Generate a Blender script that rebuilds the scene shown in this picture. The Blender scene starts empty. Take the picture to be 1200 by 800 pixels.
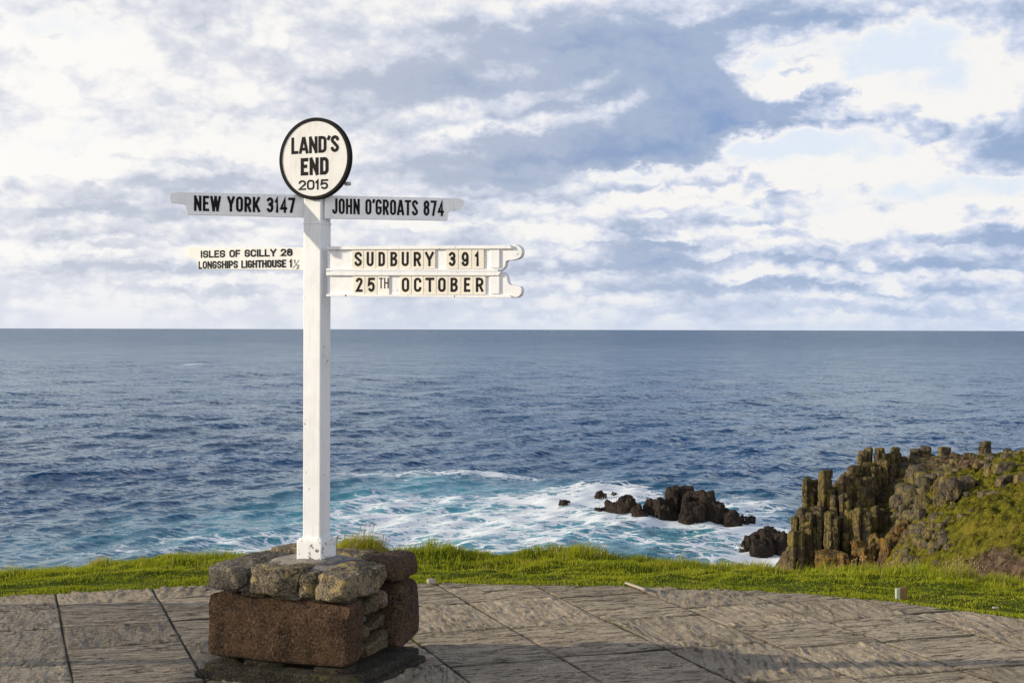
import bpy, bmesh, math, random
import numpy as np
from mathutils import Matrix, Vector

# ------------------------------------------------------------------ camera, sky, sun, exposure
S = bpy.context.scene
COL = S.collection
R = math.radians
H = 1.65            # eye height over the paving
F = 1719.0          # focal length in photo pixels (1200 px wide)
HOR = 385.5
ROLL = 0.0025
SEA = -50.0

cd = bpy.data.cameras.new('camera')
cam = bpy.data.objects.new('camera', cd)
COL.objects.link(cam)
cd.sensor_width = 36.0
cd.lens = F / 1200 * 36
cd.shift_y = -14.5 / 1200
cd.clip_start = 0.1
cd.clip_end = 200000
cam.matrix_world = Matrix.Translation((0, 0, H)) @ Matrix.Rotation(R(90), 4, 'X') @ Matrix.Rotation(ROLL, 4, 'Z')
S.camera = cam

SUN_EL, SUN_PHI = 16.0, 3.0     # elevation; angle behind straight left
sd = Vector((-math.cos(R(SUN_EL)) * math.cos(R(SUN_PHI)), -math.cos(R(SUN_EL)) * math.sin(R(SUN_PHI)), math.sin(R(SUN_EL))))
ld = bpy.data.lights.new('sun', 'SUN')
ld.energy = 5.0
ld.angle = R(0.8)
ld.color = (1.0, 0.87, 0.66)
lo = bpy.data.objects.new('sun', ld)
COL.objects.link(lo)
lo.rotation_euler = sd.to_track_quat('Z', 'Y').to_euler()

S.view_settings.view_transform = 'Standard'
S.view_settings.look = 'None'
S.view_settings.gamma = 1.0
S.view_settings.exposure = 0.0
S.render.engine = 'CYCLES'
S.cycles.use_denoising = True
S.cycles.max_bounces = 6
S.cycles.sample_clamp_indirect = 6


class NT:
    """small helper for node graphs"""
    def __init__(self, tree):
        self.t = tree
        tree.nodes.clear()

    def node(self, typ, ins=None, **props):
        n = self.t.nodes.new(typ)
        for k, v in props.items():
            setattr(n, k, v)
        for k, v in (ins or {}).items():
            self.put(n.inputs[k], v)
        return n

    def put(self, sock, v):
        if isinstance(v, bpy.types.NodeSocket):
            self.t.links.new(v, sock)
        elif sock.type == 'RGBA' and not isinstance(v, (int, float)) and len(v) == 3:
            sock.default_value = (*v, 1)
        else:
            sock.default_value = v

    def m(self, op, a, b=0.0, c=0.0, clamp=False):
        n = self.t.nodes.new('ShaderNodeMath')
        n.operation = op
        n.use_clamp = clamp
        for i, v in enumerate((a, b, c)):
            self.put(n.inputs[i], v)
        return n.outputs[0]

    def add(self, a, b): return self.m('ADD', a, b)
    def sub(self, a, b): return self.m('SUBTRACT', a, b)
    def mul(self, a, b): return self.m('MULTIPLY', a, b)
    def div(self, a, b): return self.m('DIVIDE', a, b)

    def ramp(self, v, a, b, lo_=0.0, hi=1.0):
        n = self.node('ShaderNodeMapRange', {0: v, 1: a, 2: b, 3: lo_, 4: hi}, interpolation_type='SMOOTHSTEP')
        return n.outputs[0]

    def mix(self, f, a, b, blend='MIX'):
        n = self.t.nodes.new('ShaderNodeMix')
        n.data_type = 'RGBA'
        n.blend_type = blend
        self.put(n.inputs[0], f)
        self.put(n.inputs[6], a)
        self.put(n.inputs[7], b)
        return n.outputs[2]

    def xyz(self, x, y, z=0.0):
        return self.node('ShaderNodeCombineXYZ', {0: x, 1: y, 2: z}).outputs[0]

    def sep(self, v):
        n = self.node('ShaderNodeSeparateXYZ', {0: v})
        return n.outputs[0], n.outputs[1], n.outputs[2]

    def noise(self, vec, scale, detail=4.0, rough=0.55, dist=0.0, col=False):
        n = self.node('ShaderNodeTexNoise', {'Vector': vec, 'Scale': scale, 'Detail': detail, 'Roughness': rough, 'Distortion': dist})
        return n.outputs['Color' if col else 'Fac']

    def vor(self, vec, scale, feature='F1', out='Distance'):
        n = self.node('ShaderNodeTexVoronoi', {'Vector': vec, 'Scale': scale}, feature=feature)
        return n.outputs[out]

    def colramp(self, v, stops, interp='LINEAR'):
        n = self.node('ShaderNodeValToRGB', {0: v})
        cr = n.color_ramp
        cr.interpolation = interp
        while len(cr.elements) < len(stops):
            cr.elements.new(0.5)
        for e, (p, c) in zip(cr.elements, stops):
            e.position = p
            e.color = (*c, 1)
        return n.outputs[0]

    def vmul(self, v, s):
        return self.node('ShaderNodeVectorMath', {0: v, 1: s}, operation='MULTIPLY').outputs[0]

    def attr(self, name):
        return self.node('ShaderNodeAttribute', attribute_name=name).outputs['Fac']


def sstep(a, b, x):
    t = np.clip((np.asarray(x, float) - a) / (b - a), 0, 1)
    return t * t * (3 - 2 * t)


def build_sky():
    w = bpy.data.worlds.new('World')
    S.world = w
    w.use_nodes = True
    g = NT(w.node_tree)
    d = g.node('ShaderNodeTexCoord').outputs['Generated']
    d = g.node('ShaderNodeVectorMath', {0: d}, operation='NORMALIZE').outputs[0]
    x, y, z = g.sep(d)
    az = g.m('ARCTAN2', x, y)
    el = g.m('ARCSINE', z)
    # clouds described by bearing and height above the horizon (given as pixels of a 1719 px focal length)
    #        px   py   rx   ry   amp  tilt      (+ thick grey cloud, - open sky or sunlit cloud)
    blobs = [
        # the long dark bank right of the sign and its tail
        (700, 118, 190, 62, .52, .02), (800, 100, 75, 52, .40, .10), (700, 175, 150, 24, .35, .02), (875, 132, 75, 20, .70, -.02), (950, 124, 70, 9, .62, -.05), (560, 172, 190, 24, .58, .02), (760, 165, 120, 24, .40, .08),
        (480, 84, 100, 34, .62, .06), (620, 60, 150, 30, .25, 0), (690, 60, 90, 22, .25, 0), (380, 70, 70, 18, .30, .1), (420, 100, 120, 14, .20, .1), (650, 88, 60, 18, .38, 0),
        (600, 122, 95, 17, -.62, .20), (690, 98, 36, 10, -.42, .2), (500, 142, 60, 11, -.30, .1), (560, 58, 40, 12, -.42, 0), (765, 118, 26, 12, -.30, 0), (620, 150, 40, 8, -.20, 0),
        # dark bank at the top edge
        (740, 16, 180, 24, .62, .0), (930, 4, 150, 17, .62, .0), (580, 26, 90, 18, .34, 0), (470, 6, 90, 14, .22, 0), (655, 42, 60, 9, -.25, 0),
        # cloud at the right edge, loose scraps
        (1165, 148, 64, 20, .80, .08), (1150, 95, 50, 24, -.15, -.1), (1180, 100, 40, 26, .10, 0), (955, 80, 18, 11, 1.0, .2), (1060, 126, 16, 10, .75, 0), (1078, 178, 18, 12, .45, 0), (935, 88, 14, 5, .4, 0),
        (1010, 66, 110, 30, -.75, -.10), (905, 75, 34, 26, -.5, 0), (900, 168, 90, 16, -.75, .08), (990, 172, 100, 22, -.75, 0), (1100, 50, 44, 44, -.45, 0), (1060, 90, 40, 12, .15, .1),
        # left: broad white cloud, soft greys under it
        (210, 66, 190, 50, -.12, 0), (330, 150, 110, 14, -.25, 0), (255, 196, 80, 14, .58, .0), (165, 186, 60, 9, .40, .0), (330, 196, 60, 8, .3, 0), (60, 122, 70, 10, .12, 0), (300, 120, 120, 12, .22, .05),
        (40, 168, 90, 24, -.40, 0), (30, 20, 56, 16, -.45, 0), (100, 40, 40, 8, -.2, 0), (0, 188, 10, 8, .7, 0),
        (95, 232, 110, 14, .62, .0), (20, 252, 60, 10, .42, 0), (215, 232, 80, 9, .35, 0), (270, 286, 140, 9, .50, .0), (90, 292, 90, 9, .48, .0), (15, 305, 60, 7, .4, 0), (120, 318, 160, 6, .30, 0), (250, 318, 100, 6, .3, 0),
        (150, 262, 130, 8, -.30, 0), (200, 305, 140, 4, -.2, 0), (60, 272, 40, 6, -.2, 0), (440, 236, 60, 12, -.30, 0), (460, 205, 60, 8, .15, 0),
        # under the bank
        (545, 224, 55, 10, .72, 0), (640, 216, 60, 7, .35, 0), (735, 208, 75, 11, -.55, .08), (830, 196, 60, 9, -.45, .15), (650, 248, 80, 10, -.45, 0), (500, 258, 70, 8, .25, 0),
        (745, 270, 52, 13, .85, -.10), (757, 254, 20, 9, -.75, 0), (700, 240, 26, 8, .4, 0), (880, 214, 34, 11, .70, .1), (835, 232, 50, 9, .45, 0), (845, 250, 30, 9, -.55, 0), (640, 285, 110, 7, .45, 0), (560, 290, 60, 6, .3, 0),
        # rows of distant clouds on the right
        (1075, 222, 100, 12, -.45, .05), (1165, 212, 60, 8, -.4, 0), (1150, 244, 70, 10, .60, .02), (985, 246, 70, 9, -.30, 0), (900, 275, 60, 9, .55, .02), (1050, 278, 120, 10, .62, .03), (1160, 276, 70, 10, .60, .03),
        (1015, 308, 30, 5, -.75, 0), (1170, 289, 26, 4, -.6, 0), (1090, 312, 90, 7, .50, 0), (930, 312, 90, 7, .48, 0), (790, 312, 90, 6, .42, 0), (680, 310, 70, 6, .40, 0), (870, 295, 60, 4, -.35, 0),
        (1080, 334, 160, 5, .35, 0), (840, 336, 160, 5, .30, 0), (600, 335, 120, 4, .2, 0), (1170, 350, 60, 5, .35, 0), (960, 326, 90, 3, -.2, 0),
    ]
    AZ0, AZ1, EL0, EL1 = -.42, .42, -.01, .26
    ga, ge = np.meshgrid(np.linspace(AZ0, AZ1, 520), np.linspace(EL0, EL1, 200), indexing='ij')
    tot = np.zeros_like(ga)
    for (px, py, rx, ry, amp, tilt) in blobs:
        a0 = math.atan((px - 600) / F)
        e0 = math.atan((HOR - py) / F * math.cos(a0))
        tot += amp * np.exp(-((ga - a0) / (rx / F)) ** 2 - ((ge - e0 - (ga - a0) * tilt) / (ry / F)) ** 2)
    tot *= 1.02
    tot *= sstep(AZ0, AZ0 + .06, ga) * sstep(AZ1, AZ1 - .06, ga) * sstep(EL1, EL1 - .03, ge)
    U_, S_, V_ = np.linalg.svd(tot, full_matrices=False)
    RANK = 15

    def curve(v, xs, ys, npts):
        """value read off a curve; ys scaled into 0..1 -> returns node output"""
        n = g.t.nodes.new('ShaderNodeFloatCurve')
        cm = n.mapping
        cm.use_clip = False
        cu = cm.curves[0]
        t = np.linspace(0, 1, npts)
        y = np.interp(t, xs, ys)
        cu.points[0].location = (0, y[0])
        cu.points[1].location = (1, y[-1])
        for a, b in zip(t[1:-1], y[1:-1]):
            cu.points.new(a, b)
        for p_ in cu.points:
            p_.handle_type = 'AUTO'
        cm.update()
        g.put(n.inputs['Value'], v)
        return n.outputs[0]

    def coords(az, el):
        av = g.xyz(az, g.mul(el, 1.55), 0.31)
        w1x, w1y, _ = g.sep(g.noise(av, 10.0, 2.0, .55, 0.0, True))
        w2x, w2y, _ = g.sep(g.noise(av, 40.0, 5.0, .62, 0.0, True))
        az2 = g.add(az, g.add(g.mul(g.sub(w1x, .5), .055), g.mul(g.sub(w2x, .5), .050)))
        el2 = g.add(el, g.add(g.mul(g.sub(w1y, .5), .016), g.mul(g.sub(w2y, .5), .026)))
        return av, az2, el2

    def density(az, el):
        e1 = g.add(g.m('MAXIMUM', el, 0.0), 0.055)
        sx = g.div(g.m('SINE', az), e1)
        cy = g.div(g.m('COSINE', az), e1)
        plane = g.noise(g.xyz(sx, cy, 0.7), 0.9, 6.0, 0.58, 0.1)
        av, az2, el2 = coords(az, el)
        puff = g.noise(av, 21.0, 6.0, 0.56, 0.1)
        bil = g.m('ABSOLUTE', g.sub(g.noise(av, 34.0, 4.0, 0.55), .5))
        t = g.add(g.add(g.mul(g.sub(plane, .5), .45), g.mul(g.sub(puff, .5), 1.45)), g.sub(.18, g.mul(bil, 1.35)))
        u = g.node('ShaderNodeMapRange', {0: az2, 1: AZ0, 2: AZ1}).outputs[0]
        v = g.node('ShaderNodeMapRange', {0: el2, 1: EL0, 2: EL1}).outputs[0]
        for k in range(RANK):
            uu, vv = U_[:, k] * math.sqrt(S_[k]), V_[k] * math.sqrt(S_[k])
            su, sv = np.abs(uu).max() * 2, np.abs(vv).max() * 2
            cu = g.sub(curve(u, np.linspace(0, 1, 520), uu / su + .5, 84), .5)
            cv = g.sub(curve(v, np.linspace(0, 1, 200), vv / sv + .5, 72), .5)
            t = g.m('MULTIPLY_ADD', g.mul(cu, cv), su * sv, t)
        return t
    D = density(az, el)
    D2 = density(g.sub(az, .016), g.add(el, .015))
    relief = g.sub(D, D2)                       # > 0 on the side turned to the sun
    right = g.ramp(az, -.22, .30)               # bearing: sunny side to blue side
    nish = g.node('ShaderNodeTexSky', sky_type='NISHITA', sun_disc=False, sun_elevation=R(SUN_EL),
                  sun_rotation=math.atan2(sd.x, sd.y), altitude=50.0, air_density=1.0, dust_density=1.5, ozone_density=1.0).outputs[0]
    pale = g.mix(right, (8.6, 9.0, 9.7), (8.1, 8.9, 10.1))
    clear = g.mix(0.88, nish, pale)
    white = g.mix(right, (9.4, 9.25, 9.0), (9.3, 9.15, 8.95))
    soft = g.mix(right, (7.2, 7.4, 8.1), (6.4, 7.0, 8.5))
    grey = g.mix(right, (4.7, 5.2, 6.3), (3.3, 4.35, 6.3))
    dark = g.mix(right, (3.4, 4.0, 5.3), (2.0, 3.3, 6.0))
    # clear -> thin white -> soft grey -> grey -> dark blue grey; the flank turned to the sun is paler, the far flank darker
    core = g.sub(D, g.m('MINIMUM', g.m('MAXIMUM', g.mul(relief, .95), -.22), .55))
    c = g.mix(g.ramp(D, -.75, -.10), clear, white)
    c = g.mix(g.ramp(core, -.10, .24), c, soft)
    c = g.mix(g.ramp(core, .10, .60), c, grey)
    c = g.mix(g.mul(g.ramp(core, .60, 1.30), .95), c, dark)
    # pale bank of distant air along the horizon
    hz = g.m('POWER', 2.718, g.mul(g.m('MAXIMUM', el, 0.0), -48.0))
    c = g.mix(g.mul(hz, .72), c, g.mix(right, (6.7, 7.2, 8.3), (5.9, 6.9, 8.5)))
    # higher up: the cloud breaks, deep blue overhead and to the right, bright broken cloud to the left and behind
    e1 = g.add(g.m('MAXIMUM', el, 0.0), 0.12)
    brk = g.noise(g.xyz(g.div(x, e1), g.div(y, e1), 3.1), 1.1, 5, .58)
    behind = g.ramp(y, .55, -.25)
    leftw = g.ramp(x, .22, -.30)
    bank = g.mix(g.m('MAXIMUM', behind, leftw), (2.2, 2.9, 4.6), (10.2, 10.0, 9.8))
    upper = g.mix(g.mul(g.ramp(brk, .40, .58), .75), (1.1, 2.0, 4.4), bank)
    c = g.mix(g.ramp(el, .20, .34), c, upper)
    c = g.mix(g.ramp(el, .55, .95), c, g.mix(.5, (1.0, 1.9, 4.2), nish))
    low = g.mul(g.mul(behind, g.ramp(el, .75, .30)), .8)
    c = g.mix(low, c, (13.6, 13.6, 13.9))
    # veil of light round the sun, straight left of the view
    da = g.add(az, R(92))
    glow = g.m('POWER', 2.718, g.mul(g.add(g.mul(g.mul(da, da), 1.35), g.mul(g.mul(el, el), 2.5)), -1.0))
    c = g.mix(g.mul(glow, .75), c, (15.0, 14.4, 13.6))
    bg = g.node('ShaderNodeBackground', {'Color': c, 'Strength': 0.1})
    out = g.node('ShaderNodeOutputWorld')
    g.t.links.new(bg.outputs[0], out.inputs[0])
    w.cycles.sampling_method = 'MANUAL'
    w.cycles.sample_map_resolution = 256


build_sky()

# ------------------------------------------------------------------ helpers


def tag(o, label=None, cat=None, group=None, kind=None):
    for k, v in (('label', label), ('category', cat), ('group', group), ('kind', kind)):
        if v:
            o[k] = v
    return o


def empty(name, loc=(0, 0, 0), rz=0.0):
    o = bpy.data.objects.new(name, None)
    COL.objects.link(o)
    o.location = loc
    o.rotation_euler = (0, 0, rz)
    o.empty_display_size = 0.1
    return o


def mesh_obj(name, v, polys, mats, parent=None, smooth=False, mi=None, attrs=None):
    """v: (n,3) array; polys: list of int arrays (m,k) or python lists of faces"""
    me = bpy.data.meshes.new(name)
    v = np.asarray(v, dtype=np.float32)
    loops, starts, n = [], [], 0
    for p in polys:
        p = np.asarray(p, dtype=np.int32)
        if p.size == 0:
            continue
        loops.append(p.ravel())
        starts.append(n + np.arange(p.shape[0], dtype=np.int32) * p.shape[1])
        n += p.size
    loops = np.concatenate(loops)
    starts = np.concatenate(starts)
    me.vertices.add(len(v))
    me.vertices.foreach_set('co', v.ravel())
    me.loops.add(len(loops))
    me.loops.foreach_set('vertex_index', loops)
    me.polygons.add(len(starts))
    me.polygons.foreach_set('loop_start', starts)
    if smooth:
        me.polygons.foreach_set('use_smooth', np.ones(len(starts), dtype=bool))
    else:
        me.polygons.foreach_set('use_smooth', np.zeros(len(starts), dtype=bool))
    if not isinstance(mats, (list, tuple)):
        mats = [mats]
    for m in mats:
        me.materials.append(m)
    if mi is not None:
        me.polygons.foreach_set('material_index', np.asarray(mi, dtype=np.int32))
    for k, a in (attrs or {}).items():
        at = me.attributes.new(k, 'FLOAT', 'POINT')
        at.data.foreach_set('value', np.asarray(a, dtype=np.float32).ravel())
    me.update(calc_edges=True)
    me.validate()
    o = bpy.data.objects.new(name, me)
    COL.objects.link(o)
    if parent is not None:
        o.parent = parent
    return o


def px3(px, py, d):
    """point at depth d seen at photo pixel (px, py)"""
    return np.array([(px - 600) / F * d, d, H - (py - HOR - (px - 600) * ROLL) / F * d])


# vectorised gradient noise
_rng = np.random.RandomState(7)
_perm = np.concatenate([_rng.permutation(256)] * 3)
_grad = _rng.normal(size=(256, 3))
_grad /= np.linalg.norm(_grad, axis=1)[:, None]


def perlin(x, y, z=0.0):
    x, y, z = np.broadcast_arrays(np.asarray(x, float), np.asarray(y, float), np.asarray(z, float))
    xi, yi, zi = np.floor(x).astype(int), np.floor(y).astype(int), np.floor(z).astype(int)
    xf, yf, zf = x - xi, y - yi, z - zi
    u, v, w = (t * t * t * (t * (t * 6 - 15) + 10) for t in (xf, yf, zf))
    r = 0
    for i in (0, 1):
        for j in (0, 1):
            for k in (0, 1):
                h = _perm[(_perm[(_perm[(xi + i) & 255] + yi + j) & 255] + zi + k) & 255]
                gr = _grad[h]
                dot = gr[..., 0] * (xf - i) + gr[..., 1] * (yf - j) + gr[..., 2] * (zf - k)
                r = r + dot * (u if i else 1 - u) * (v if j else 1 - v) * (w if k else 1 - w)
    return r * 1.5


def fbm(x, y, z=0.0, oct=4, gain=0.5, lac=2.03):
    a, s, r = 1.0, 1.0, 0.0
    for o in range(oct):
        r = r + a * perlin(np.asarray(x) * s + 17.3 * o, np.asarray(y) * s - 9.1 * o, np.asarray(z) * s + 4.7 * o)
        a *= gain
        s *= lac
    return r


def grid_faces(nr, nc):
    i = np.arange((nr - 1) * nc).reshape(nr - 1, nc)[:, :-1].ravel()
    return np.stack([i, i + 1, i + nc + 1, i + nc], 1)


def material(name, fn):
    m = bpy.data.materials.new(name)
    m.use_nodes = True
    g = NT(m.node_tree)
    sh = fn(g)
    out = g.node('ShaderNodeOutputMaterial')
    g.t.links.new(sh, out.inputs['Surface'])
    return m


def principled(g, color, rough=0.8, normal=None, spec=0.3, **kw):
    n = g.node('ShaderNodeBsdfPrincipled', {'Base Color': color, 'Roughness': rough, 'Specular IOR Level': spec})
    if normal is not None:
        g.put(n.inputs['Normal'], normal)
    for k, v in kw.items():
        g.put(n.inputs[k], v)
    return n.outputs[0]


def bump(g, h, dist=0.01, strength=1.0):
    return g.node('ShaderNodeBump', {'Height': h, 'Distance': dist, 'Strength': strength}).outputs[0]


def objco(g):
    return g.node('ShaderNodeTexCoord').outputs['Object']


def worldco(g):
    return g.node('ShaderNodeNewGeometry').outputs['Position']


# ------------------------------------------------------------------ materials
def f_white(g, base=(.77, .78, .795), wear=.685, streak=True):
    p = objco(g)
    n1 = g.noise(p, 9.0, 5, .6)
    n2 = g.noise(g.vmul(p, (60, 60, 6)), 1.0, 4, .6)
    n3 = g.noise(p, 45.0, 5, .65, .4)
    c = g.mix(g.ramp(n1, .35, .75), base, tuple(b * .90 for b in base))
    c = g.mix(g.mul(g.ramp(n2, .52, .78), .42), c, (.54, .51, .45))
    c = g.mix(g.mul(g.ramp(g.noise(g.vmul(p, (24, 24, 1.2)), 1.0, 5, .65), .58, .74), .38), c, (.50, .44, .34))
    flake = g.ramp(g.add(n3, g.mul(n1, .35)), wear + .17, wear + .20)
    c = g.mix(flake, c, (.13, .115, .10))
    h = g.add(g.mul(n2, .5), g.add(g.mul(flake, -1.0), g.mul(g.noise(p, 160, 2), .25)))
    return principled(g, c, .45, bump(g, h, .002, .6), .4)


M = {}
M['white'] = material('white_paint', f_white)
M['white_worn'] = material('worn_white_paint', lambda g: f_white(g, wear=.60))
M['disc'] = material('cream_sign_paint', lambda g: f_white(g, (.74, .735, .72), wear=.80))
M['board'] = material('board_paint', lambda g: f_white(g, (.87, .88, .90), wear=.85))
M['isles'] = material('isles_paint', lambda g: f_white(g, (.78, .78, .76), wear=.85))


def f_black(g):
    p = objco(g)
    n = g.noise(p, 60, 4)
    return principled(g, g.mix(n, (.008, .008, .009), (.018, .017, .016)), .75, None, .12)


M['black'] = material('black_paint', f_black)


def f_tile(g):
    p = objco(g)
    i = g.node('ShaderNodeObjectInfo').outputs['Random']
    c = g.mix(i, (.68, .64, .56), (.76, .72, .64))
    c = g.mix(g.mul(g.ramp(g.noise(p, 30, 4), .5, .8), .35), c, (.5, .43, .33))
    return principled(g, c, .5, None, .35)


M['tile'] = material('cream_letter_tile', f_tile)
M['tile_white'] = material('white_letter_tile', lambda g: principled(g, (.78, .76, .72), .5))


def f_metal(g):
    return principled(g, g.mix(g.noise(objco(g), 300, 3), (.25, .23, .22), (.5, .48, .46)), .5, None, .5, Metallic=.7)


M['metal'] = material('dull_bolt_metal', f_metal)


def f_granite(g, base, dark, lichen, lich=.60, scale=1.0, white=True):
    p = objco(g)
    big = g.noise(p, 5 * scale, 5, .6)
    grain = g.noise(p, 95 * scale, 4, .7)
    cell = g.vor(p, 150 * scale)
    c = g.mix(g.ramp(big, .3, .7), dark, base)
    c = g.mix(g.mul(g.ramp(grain, .48, .72), .75), c, tuple(min(1, b * 1.9 + .02) for b in base))
    c = g.mix(g.mul(g.ramp(grain, .5, .32), .8), c, tuple(b * .25 for b in dark))
    l1 = g.noise(p, 13 * scale, 6, .68, .3)
    lm = g.ramp(g.add(l1, g.mul(g.sub(grain, .5), .25)), lich, lich + .09)
    c = g.mix(g.mul(lm, .85), c, lichen)
    if white:
        l2 = g.noise(g.vmul(p, (1.0, 1.1, .9)), 24 * scale, 6, .7)
        c = g.mix(g.mul(g.ramp(l2, .66, .74), .55), c, (.42, .41, .37))
    pit = g.noise(p, 26 * scale, 6, .68)
    c = g.mix(g.mul(g.ramp(pit, .46, .34), .65), c, tuple(b * .3 for b in dark))
    h = g.add(g.mul(grain, .5), g.add(g.mul(cell, .4), g.mul(pit, 2.2)))
    return principled(g, c, .92, bump(g, h, .016 / scale, 1.0), .15)


M['brown'] = material('brown_granite', lambda g: f_granite(g, (.135, .083, .050), (.050, .032, .020), (.13, .085, .028), .60))
M['red'] = material('reddish_granite', lambda g: f_granite(g, (.125, .080, .054), (.055, .038, .027), (.12, .092, .035), .57))
M['cap'] = material('lichened_cap_stone', lambda g: f_granite(g, (.27, .225, .16), (.080, .065, .045), (.44, .34, .15), .52))
M['capgrey'] = material('grey_cap_stone', lambda g: f_granite(g, (.23, .20, .155), (.075, .065, .050), (.30, .245, .115), .57))
M['infill'] = material('infill_stone', lambda g: f_granite(g, (.16, .13, .08), (.075, .06, .04), (.20, .16, .06), .58))
M['pink'] = material('pinkish_pebble', lambda g: f_granite(g, (.30, .21, .17), (.17, .12, .10), (.2, .16, .1), .7))
M['footing'] = material('footing_concrete', lambda g: f_granite(g, (.085, .075, .055), (.032, .028, .021), (.13, .115, .04), .56))


def f_mortar(g):
    p = objco(g)
    a = g.noise(p, 14, 6, .6)
    c = g.mix(g.ramp(a, .3, .7), (.17, .155, .135), (.30, .275, .24))
    c = g.mix(g.mul(g.ramp(g.noise(p, 60, 4), .55, .75), .5), c, (.11, .10, .085))
    return principled(g, c, .95, bump(g, g.add(a, g.mul(g.noise(p, 120, 4), .4)), .012), .15)


M['mortar'] = material('mortar', f_mortar)
M['darkcore'] = material('dark_mortar', lambda g: principled(g, g.mix(g.noise(objco(g), 40, 5), (.012, .011, .009), (.05, .045, .035)), 1.0, None, .1))  # near-black mottled mortar behind the gaps between the stones


def f_paving(g):
    p = worldco(g)
    tone = g.attr('tone')
    joint = g.attr('joint')
    groove = g.attr('groove')
    bed = g.attr('bed')
    al, ac, sl = g.attr('along'), g.attr('across'), g.attr('slab')
    lay = g.noise(g.xyz(g.mul(al, 2.2), g.mul(ac, 20.0), g.mul(sl, 1.7)), 1.0, 6, .68, .5)
    line = g.mul(g.ramp(g.m('ABSOLUTE', g.sub(lay, .5)), .017, .003), g.add(g.mul(bed, .55), .45))
    lay2 = g.noise(g.xyz(g.mul(al, 6.0), g.mul(ac, 44.0), g.mul(sl, 2.3)), 1.0, 5, .66, .3)
    a = g.noise(p, 2.6, 7, .66)
    b = g.noise(p, 34, 5, .68)
    fine = g.noise(p, 240, 3, .6)
    c = g.mix(tone, (.37, .305, .215), (.53, .435, .305))
    c = g.mix(g.mul(g.ramp(a, .48, .70), .55), c, (.21, .165, .105))
    c = g.mix(g.mul(g.ramp(g.noise(p, 9, 6, .7), .62, .72), .28), c, (.46, .41, .33))
    c = g.mix(g.mul(g.ramp(b, .5, .75), .55), c, (.11, .097, .080))
    c = g.mix(g.mul(g.ramp(fine, .58, .75), .45), c, (.38, .35, .30))
    c = g.mix(g.mul(g.mul(g.ramp(lay2, .52, .40), g.add(g.mul(bed, .45), .40)), .5), c, (.22, .182, .13))
    c = g.mix(g.mul(line, .9), c, (.045, .037, .027))
    c = g.mix(g.mul(groove, .75), c, (.055, .046, .035))
    rg = g.noise(p, 75, 4, .75)
    c = g.mix(g.mul(g.ramp(rg, .50, .36), .6), c, (.12, .10, .075))
    stain = g.noise(p, 1.3, 6, .7, .6)
    c = g.mix(g.mul(g.ramp(stain, .54, .68), .5), c, (.15, .125, .085))
    c = g.mix(g.mul(g.ramp(g.noise(p, 16, 5, .75), .66, .72), .6), c, (.50, .47, .40))
    moss = g.ramp(g.noise(p, 1.7, 4, .6), .52, .66)
    jc = g.mix(moss, (.022, .019, .014), (.085, .085, .014))
    c = g.mix(joint, c, jc)
    h = g.add(g.add(g.mul(b, 1.0), g.add(g.mul(fine, .4), g.mul(rg, .6))), g.add(g.mul(line, -1.0), g.mul(g.mul(lay2, bed), 1.0)))
    return principled(g, c, .9, bump(g, h, .007, 1.0), .2)


M['paving'] = material('riven_paving', f_paving)


def f_soil(g):
    p = worldco(g)
    a = g.noise(p, 4, 5)
    c = g.mix(a, (.040, .060, .006), (.090, .115, .010))
    return principled(g, c, 1.0, bump(g, g.noise(p, 60, 4), .02), .1)


M['turf'] = material('turf_ground', f_soil)


def f_blade(g):
    t = g.attr('tint')
    hh = g.attr('tip')
    c = g.colramp(t, [(0.0, (.095, .150, .006)), (.45, (.28, .335, .008)), (.75, (.42, .41, .012)), (.9, (.34, .27, .07)), (1.0, (.44, .33, .15))])
    c = g.mix(g.mul(hh, .45), c, g.mix(t, (.38, .40, .010), (.46, .38, .08)))
    d = g.node('ShaderNodeBsdfDiffuse', {'Color': c}).outputs[0]
    tr = g.node('ShaderNodeBsdfTranslucent', {'Color': g.mix(.5, c, (.36, .42, .006))}).outputs[0]
    gl = g.node('ShaderNodeBsdfGlossy', {'Color': (.35, .35, .3), 'Roughness': .5}).outputs[0]
    m1 = g.node('ShaderNodeMixShader', {0: .42, 1: d, 2: tr}).outputs[0]
    return g.node('ShaderNodeMixShader', {0: .04, 1: m1, 2: gl}).outputs[0]


M['blade'] = material('grass_blade', f_blade)


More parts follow.
